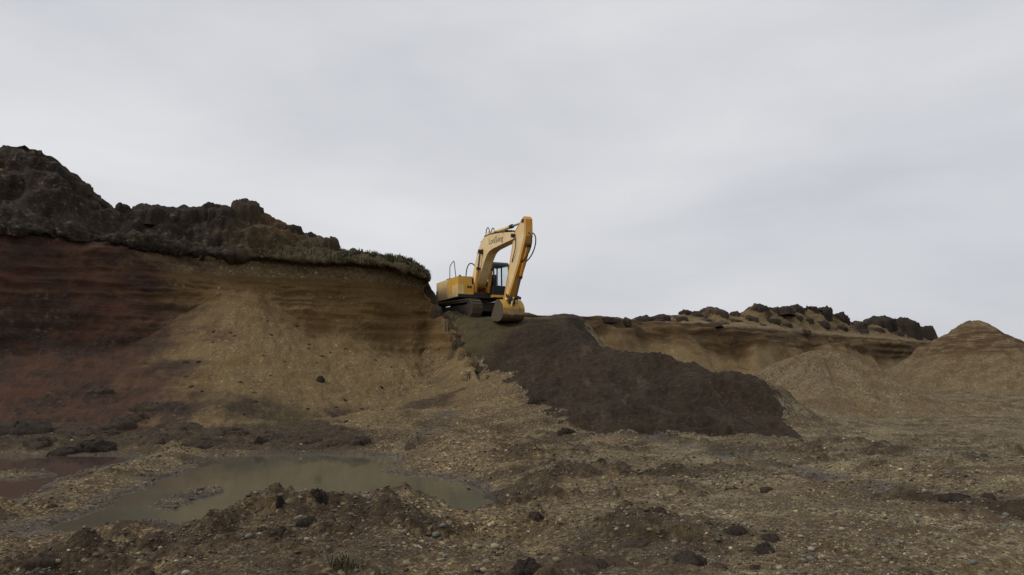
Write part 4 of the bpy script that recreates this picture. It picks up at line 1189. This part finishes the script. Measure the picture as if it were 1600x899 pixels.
# upper structure
bm = new_bm(); box(bm, -2.1, 1.15, -1.33, 1.33, 1.06, 1.22); put('deck', bm, K_DARK, EX, .02)
def round_corner(xb, xf, hw, r):
    p = [(xf, -hw), (xf, hw)]
    p += [(xb + r - r * math.sin(a), hw - r + r * math.cos(a)) for a in np.linspace(0, math.pi / 2, 8)]
    p += [(xb + r - r * math.cos(a), -hw + r - r * math.sin(a)) for a in np.linspace(0, math.pi / 2, 8)]
    return p
bm = new_bm(); prism_z(bm, round_corner(-2.75, -1.75, 1.35, .55), 1.10, 2.12)
for v in bm.verts:
    if v.co.z < 1.2: v.co.x += .10 * max(0, (-v.co.x - 2.0))
cw = put('counterweight', bm, Y_PALE, EX, .05)
bm = new_bm(); box(bm, -2.3, -1.95, -1.362, -1.352, 1.30, 1.66); put('decal', bm, K_DECAL, cw)
bm = new_bm(); box(bm, -1.745, -.42, -1.34, 1.30, 1.225, 2.13)
hood = put('engine_hood', bm, Y_PALE, EX, .06)
for x0, x1 in ((-1.70, -1.08), (-1.05, -.46)):
    bm = new_bm(); box(bm, x0, x1, -1.362, -1.338, 1.28, 2.02); put('side_door', bm, Y_PALE, hood, .008)
bm = new_bm(); box(bm, -1.6, -.55, -1.0, .9, 2.131, 2.24); put('hood_cover', bm, Y_PALE, hood, .04)
bm = new_bm(); tube(bm, [(-1.25, -.35, 2.23), (-1.25, -.35, 2.42), (-1.32, -.35, 2.50)], .06); put('exhaust_pipe', bm, K_DARK, hood)
bm = new_bm(); box(bm, -.415, 1.12, -1.34, -.50, 1.225, 2.14)
tank = put('fuel_tank', bm, Y_BODY, EX, .05)
bm = new_bm(); box(bm, .30, 1.14, -1.365, -1.05, 1.235, 1.72); put('tool_box', bm, Y_PALE, tank, .03)
bm = new_bm(); box(bm, -1.7, 1.13, -1.37, -1.345, 1.10, 1.30); put('side_skirt', bm, Y_PALE, tank, .01)
for y in (-.80, -.66):
    bm = new_bm(); box(bm, 1.121, 1.145, y - .05, y + .05, 1.55, 1.66); put('work_lamp', bm, K_DARK, tank)
bm = new_bm(); box(bm, .85, 1.125, -.60, -.495, 1.75, 2.05); put('lamp_recess', bm, K_DARK, tank)
bm = new_bm(); tube(bm, [(-.60, -1.18, 2.12), (-.60, -1.18, 2.82), (-.52, -1.18, 2.90), (-.02, -1.18, 3.06), (.06, -1.18, 3.02), (.34, -1.18, 2.14)], .021, 8); put('handrail', bm, K_DARK, EX, 0, True)
bm = new_bm(); box(bm, -.95, -.35, -1.25, -.95, 2.142, 2.20); put('step_plate', bm, K_DARK, EX)
# swing frame brackets and hydraulics beside the boom foot
for y in (-.40, .34):
    bm = new_bm(); prism_y(bm, [(-.35, 1.221), (.95, 1.221), (.85, 1.55), (.40, 1.95), (.10, 1.95), (-.25, 1.60)], y, y + .06); put('boom_bracket', bm, Y_ARM, EX)
bm = new_bm(); box(bm, -.40, .25, -.30, .30, 1.225, 1.55); put('valve_block', bm, K_RUST, EX, .02)
for k in range(6):
    y = -.26 + .10 * k
    bm = new_bm(); tube(bm, bez([(.2, y, 1.50), (.75, y, 1.6), (.95, y, 1.35), (1.0, y, 1.24)], 8), .028, 8); put('hydraulic_pipe', bm, K_RUST, EX, 0, True)

# cab with posts, panes, roof, seat
cab = bpy.data.objects.new('cab', None); COL.objects.link(cab); cab.parent = EX
side = [(-.12, 1.225), (1.45, 1.225), (1.60, 1.75), (1.42, 2.78), (1.22, 2.93), (-.05, 2.93), (-.12, 2.80)]
bm = new_bm(); prism_y(bm, [(-.12, 1.225), (1.45, 1.225), (1.575, 1.68), (-.12, 1.68)], .44, 1.34); put('lower_panel', bm, K_GREY, cab, .02)
bm = new_bm(); prism_y(bm, [(-.14, 2.80), (1.43, 2.74), (1.40, 2.84), (1.22, 2.95), (-.06, 2.95)], .43, 1.35); put('roof', bm, K_GREY, cab, .04)
bm = new_bm(); box(bm, -.10, 1.46, .42, 1.36, 1.10, 1.222); put('cab_base', bm, Y_BODY, cab, .02)
for y in (.47, 1.31):
    for a_, b_ in (((1.55, 1.66), (1.40, 2.80)), ((.55, 1.66), (.50, 2.86)), ((-.09, 1.66), (-.09, 2.86))):
        bm = new_bm(); tube(bm, [(a_[0], y, a_[1]), (b_[0], y, b_[1])], .042, 8); put('cab_post', bm, K_GREY, cab, 0, True)
def pane(pts):
    bm = new_bm(); v = [bm.verts.new(p) for p in pts]; f = bm.faces.new(v)
    n_ = Vector(pts[1]) - Vector(pts[0]); n_ = n_.cross(Vector(pts[2]) - Vector(pts[1])).normalized() * .006
    w = [bm.verts.new(Vector(p) + n_) for p in pts]; bm.faces.new(w[::-1])
    for i in range(len(v)): bm.faces.new((v[i], w[i], w[(i + 1) % len(v)], v[(i + 1) % len(v)]))
    return bm
put('windscreen', pane([(1.56, .51, 1.69), (1.56, 1.27, 1.69), (1.40, 1.27, 2.75), (1.40, .51, 2.75)]), M_GLASS, cab)
for y in (.462, 1.312):
    put('side_window', pane([(.59, y, 1.69), (1.50, y, 1.69), (1.36, y, 2.77), (.55, y, 2.80)]), M_GLASS, cab)
    put('side_window', pane([(-.05, y, 1.69), (.51, y, 1.69), (.46, y, 2.80), (-.05, y, 2.80)]), M_GLASS, cab)
put('rear_window', pane([(-.10, 1.26, 1.90), (-.10, .52, 1.90), (-.10, .52, 2.78), (-.10, 1.26, 2.78)]), M_GLASS, cab)
bm = new_bm(); box(bm, .25, .75, .66, 1.12, 1.681, 1.80); box(bm, .18, .30, .68, 1.10, 1.8005, 2.42); put('seat', bm, M_SEAT, cab, .03)
bm = new_bm(); tube(bm, [(1.47, 1.37, 2.25), (1.55, 1.48, 2.25), (1.55, 1.48, 2.05)], .015, 6); box(bm, 1.53, 1.56, 1.40, 1.56, 2.00, 2.26); put('mirror', bm, K_DARK, cab)

# boom
FX0, FZ0 = .25, 1.75
B = lambda s, z: (FX0 + s, FZ0 + z)
def cr(pts, n=6):
    out = []
    P_ = [np.array(p, float) for p in pts]
    for i in range(len(P_) - 1):
        p0, p1, p2, p3 = P_[max(i - 1, 0)], P_[i], P_[i + 1], P_[min(i + 2, len(P_) - 1)]
        for k in range(n):
            t = k / n
            out.append(tuple(.5 * ((2 * p1) + (-p0 + p2) * t + (2 * p0 - 5 * p1 + 4 * p2 - p3) * t * t + (-p0 + 3 * p1 - 3 * p2 + p3) * t ** 3)))
    out.append(tuple(P_[-1]))
    return out
upper = cr([B(-.20, .10), B(.12, .72), B(.70, 1.62), B(1.22, 2.12), B(1.75, 2.33), B(3.2, 2.27), B(5.30, 2.00)])
lower = cr([B(5.42, 1.68), B(3.6, 1.62), B(2.35, 1.52), B(1.78, 1.18), B(1.25, .60), B(.70, .02), B(.18, -.20)])
bm = new_bm(); prism_y(bm, upper + lower, -.24, .24)
boom = put('boom', bm, Y_BOOM, EX, .015)
for y in (-.255, .255):
    bm = new_bm(); tube(bm, [(*B(1.42, 1.62)[:1], y - .03, B(1.42, 1.62)[1]), (B(1.42, 1.62)[0], y + .03, B(1.42, 1.62)[1])], .14, 20); put('boom_boss', bm, K_RUST, boom)
for s, z in ((0, 0), (5.3, 1.82)):
    bm = new_bm(); tube(bm, [(B(s, z)[0], -.36, B(s, z)[1]), (B(s, z)[0], .36, B(s, z)[1])], .11 if s == 0 else .09, 18); put('pivot_pin', bm, K_STEEL, boom)
# lettering on the side that faces the pit
fc = bpy.data.curves.new('lettering', 'FONT'); fc.body = 'LonGong'; fc.size = .42; fc.extrude = .003; fc.align_x = 'CENTER'; fc.align_y = 'CENTER'
fo_ = bpy.data.objects.new('lettering_source', fc); COL.objects.link(fo_)
bpy.context.view_layer.update()
lm = bpy.data.meshes.new_from_object(fo_.evaluated_get(bpy.context.evaluated_depsgraph_get()))
bpy.data.objects.remove(fo_)
lo = link('lettering', lm, K_LETTER, boom)
tl_ = B(3.15, 1.95)
lo.matrix_local = Matrix.Translation((tl_[0], -.2455, tl_[1])) @ Matrix.Rotation(math.radians(2.5), 4, 'Y') @ Matrix.Rotation(math.radians(90), 4, 'X')
lo.scale = (1.15, 1.0, 1.0)

def cylinder(name, a, b, y, rb, rr, frac, mat, parent):
    a, b = Vector((a[0], y, a[1])), Vector((b[0], y, b[1]))
    m_ = a.lerp(b, frac)
    bm = new_bm(); tube(bm, [a, m_], rb, 16); o = put(name, bm, mat, parent, 0, False)
    bm = new_bm(); tube(bm, [a.lerp(b, frac - .05), a.lerp(b, frac + .005)], rb * 1.18, 16); put('gland', bm, K_STEEL, o)
    bm = new_bm(); tube(bm, [m_, b], rr, 12); put('piston_rod', bm, K_ROD, o)
    for e in (a, b):
        bm = new_bm(); tube(bm, [e + Vector((0, -rb * 1.2, 0)), e + Vector((0, rb * 1.2, 0))], rb * 1.25, 14); put('cylinder_eye', bm, K_STEEL, o)
    return o
for y in (-.36, .36):
    cylinder('boom_cylinder', (.98, 1.30), B(1.42, 1.62), y, .085, .05, .62, Y_ARM, EX)
cylinder('arm_cylinder', B(1.95, 2.48), B(6.22, 2.36), 0, .085, .05, .62, Y_PALE, EX)
bm = new_bm()
for y in (-.14, .10): prism_y(bm, [B(1.70, 2.30), B(2.25, 2.30), B(2.05, 2.58), B(1.85, 2.58)], y, y + .04)
put('cylinder_lug', bm, Y_BOOM, boom)

# arm: pin end low near the machine, tail high
arm_front = [B(6.46, 2.42), B(6.50, 1.62), B(5.78, .45), B(4.45, -1.16)]
arm_back = [B(4.10, -1.38), B(3.86, -1.16), B(4.55, .35), B(5.02, 1.55), B(5.35, 2.10), B(6.12, 2.50), B(6.30, 2.56)]
bm = new_bm(); prism_y(bm, arm_front + arm_back, -.17, .17)
arm = put('arm', bm, Y_ARM, EX, .012)
for y in (-.178, .170):
    bm = new_bm(); prism_y(bm, [B(6.36, 2.40), B(6.32, 1.66), B(5.62, .50), B(4.35, -1.08), B(4.10, -1.20), B(4.66, .35), B(5.12, 1.52), B(5.45, 2.04), B(6.16, 2.42)], y, y + .008); put('side_plate', bm, Y_BOOM, arm)
bm = new_bm(); tube(bm, [(B(6.22, 2.36)[0], -.24, B(6.22, 2.36)[1]), (B(6.22, 2.36)[0], .24, B(6.22, 2.36)[1])], .085, 16); put('tail_pin', bm, K_STEEL, arm)
bm = new_bm(); tube(bm, [(B(4.08, -1.22)[0], -.34, B(4.08, -1.22)[1]), (B(4.08, -1.22)[0], .34, B(4.08, -1.22)[1])], .075, 16); put('bucket_pin', bm, K_STEEL, arm)
cylinder('bucket_cylinder', B(6.36, 1.22), B(5.00, -1.05), 0, .075, .045, .62, Y_ARM, EX)
for y in (-.25, .21):
    bm = new_bm(); prism_y(bm, [B(4.38, -.80), B(4.52, -.86), B(5.08, -1.02), B(5.02, -1.14), B(4.46, -1.0)], y, y + .04); put('link_arm', bm, K_STEEL, EX)
for y in (-.12, .08):
    bm = new_bm(); prism_y(bm, [B(4.94, -1.0), B(5.08, -1.04), B(4.68, -1.52), B(4.56, -1.46)], y, y + .04); put('link_rod', bm, Y_BOOM, EX)

# bucket: curled in, mouth towards the machine, teeth low
BW = .54
shell_o = cr([B(3.98, -1.06), B(4.35, -1.10), B(4.72, -1.40), B(4.78, -1.80), B(4.55, -2.04), B(4.05, -2.10), B(3.30, -1.94)], 5)
c_ = np.array(B(4.2, -1.55))
bm = new_bm()
so = [np.array(p) for p in shell_o]; si = [c_ + (p - c_) * .94 for p in so]
v0 = [[bm.verts.new((p[0], y, p[1])) for p in L_] for L_ in (so, si) for y in (-BW, BW)]
for i in range(len(so) - 1):
    bm.faces.new((v0[0][i], v0[0][i + 1], v0[1][i + 1], v0[1][i])); bm.faces.new((v0[2][i], v0[3][i], v0[3][i + 1], v0[2][i + 1]))
    bm.faces.new((v0[0][i], v0[2][i], v0[2][i + 1], v0[0][i + 1])); bm.faces.new((v0[1][i], v0[1][i + 1], v0[3][i + 1], v0[3][i]))
for i in (0, len(so) - 1): bm.faces.new((v0[0][i], v0[1][i], v0[3][i], v0[2][i]))
bkt = put('bucket', bm, Y_BKT, EX)
for y in (-BW - .022, BW + .002):
    bm = new_bm(); prism_y(bm, shell_o + [B(3.45, -1.70), B(3.78, -1.28)], y, y + .02); put('side_plate', bm, K_MUD if y < 0 else Y_BKT, bkt)
bm = new_bm(); box(bm, B(4.30, 0)[0], B(4.72, 0)[0], -.22, .22, B(0, -1.30)[1], B(0, -1.10)[1]); put('bucket_ear', bm, K_STEEL, bkt, .03)
for z in (-1.55, -1.78):
    bm = new_bm(); box(bm, B(4.74, 0)[0], B(4.81, 0)[0], -BW, BW, B(0, z)[1] - .05, B(0, z)[1] + .05); put('wear_strip', bm, Y_BKT, bkt, .01)
for k in range(5):
    y = -BW + .08 + k * (2 * BW - .16) / 4
    bm = new_bm(); prism_y(bm, [B(3.46, -1.86), B(3.40, -1.98), B(3.12, -1.84)], y - .05, y + .05); put('tooth', bm, K_STEEL, bkt)

# hoses
def hose(name, pts, r, parent=None):
    bm = new_bm(); tube(bm, bez(pts, 18), r, 8); return put(name, bm, K_HOSE, parent or EX, 0, True)
p3 = lambda s, z, y: (B(s, z)[0], y, B(s, z)[1])
hose('hose', [(-.10, -.46, 2.10), (-.15, -.46, 2.95), (.25, -.35, 3.15), p3(.28, 1.02, -.20)], .030)
hose('hose', [p3(5.25, 1.95, -.20), p3(5.9, 1.2, -.30), p3(5.3, 1.0, -.25), p3(5.0, .62, -.19)], .022)
for y in (-.10, .10):
    hose('hose', [p3(6.62, 1.75, y), p3(7.30, 1.55, y), p3(6.9, .70, y), p3(5.84, .52, y)], .028)
for y in (-.17, -.05, .08, .17):
    bm = new_bm(); tube(bm, [p3(.02, .62, y), p3(.62, 1.64, y), p3(1.15, 2.17, y), p3(1.70, 2.40, y), p3(2.3, 2.41, y), p3(4.9, 2.14, y)], .022, 8); put('steel_pipe', bm, K_STEEL, boom, 0, True)
for s, z in ((.25, 1.06), (.62, 1.62), (1.15, 2.14), (1.62, 2.36), (2.9, 2.36), (4.2, 2.22)):
    bm = new_bm(); box(bm, B(s, z)[0] - .05, B(s, z)[0] + .05, -.21, .21, B(s, z)[1] - .06, B(s, z)[1] + .06); put('pipe_clamp', bm, K_STEEL, boom)
for y in (-.14, .14):
    hose('hose', [p3(1.62, 2.40, y), p3(1.66, 2.95, y), p3(2.05, 2.85, y), p3(2.10, 2.52, y)], .024)
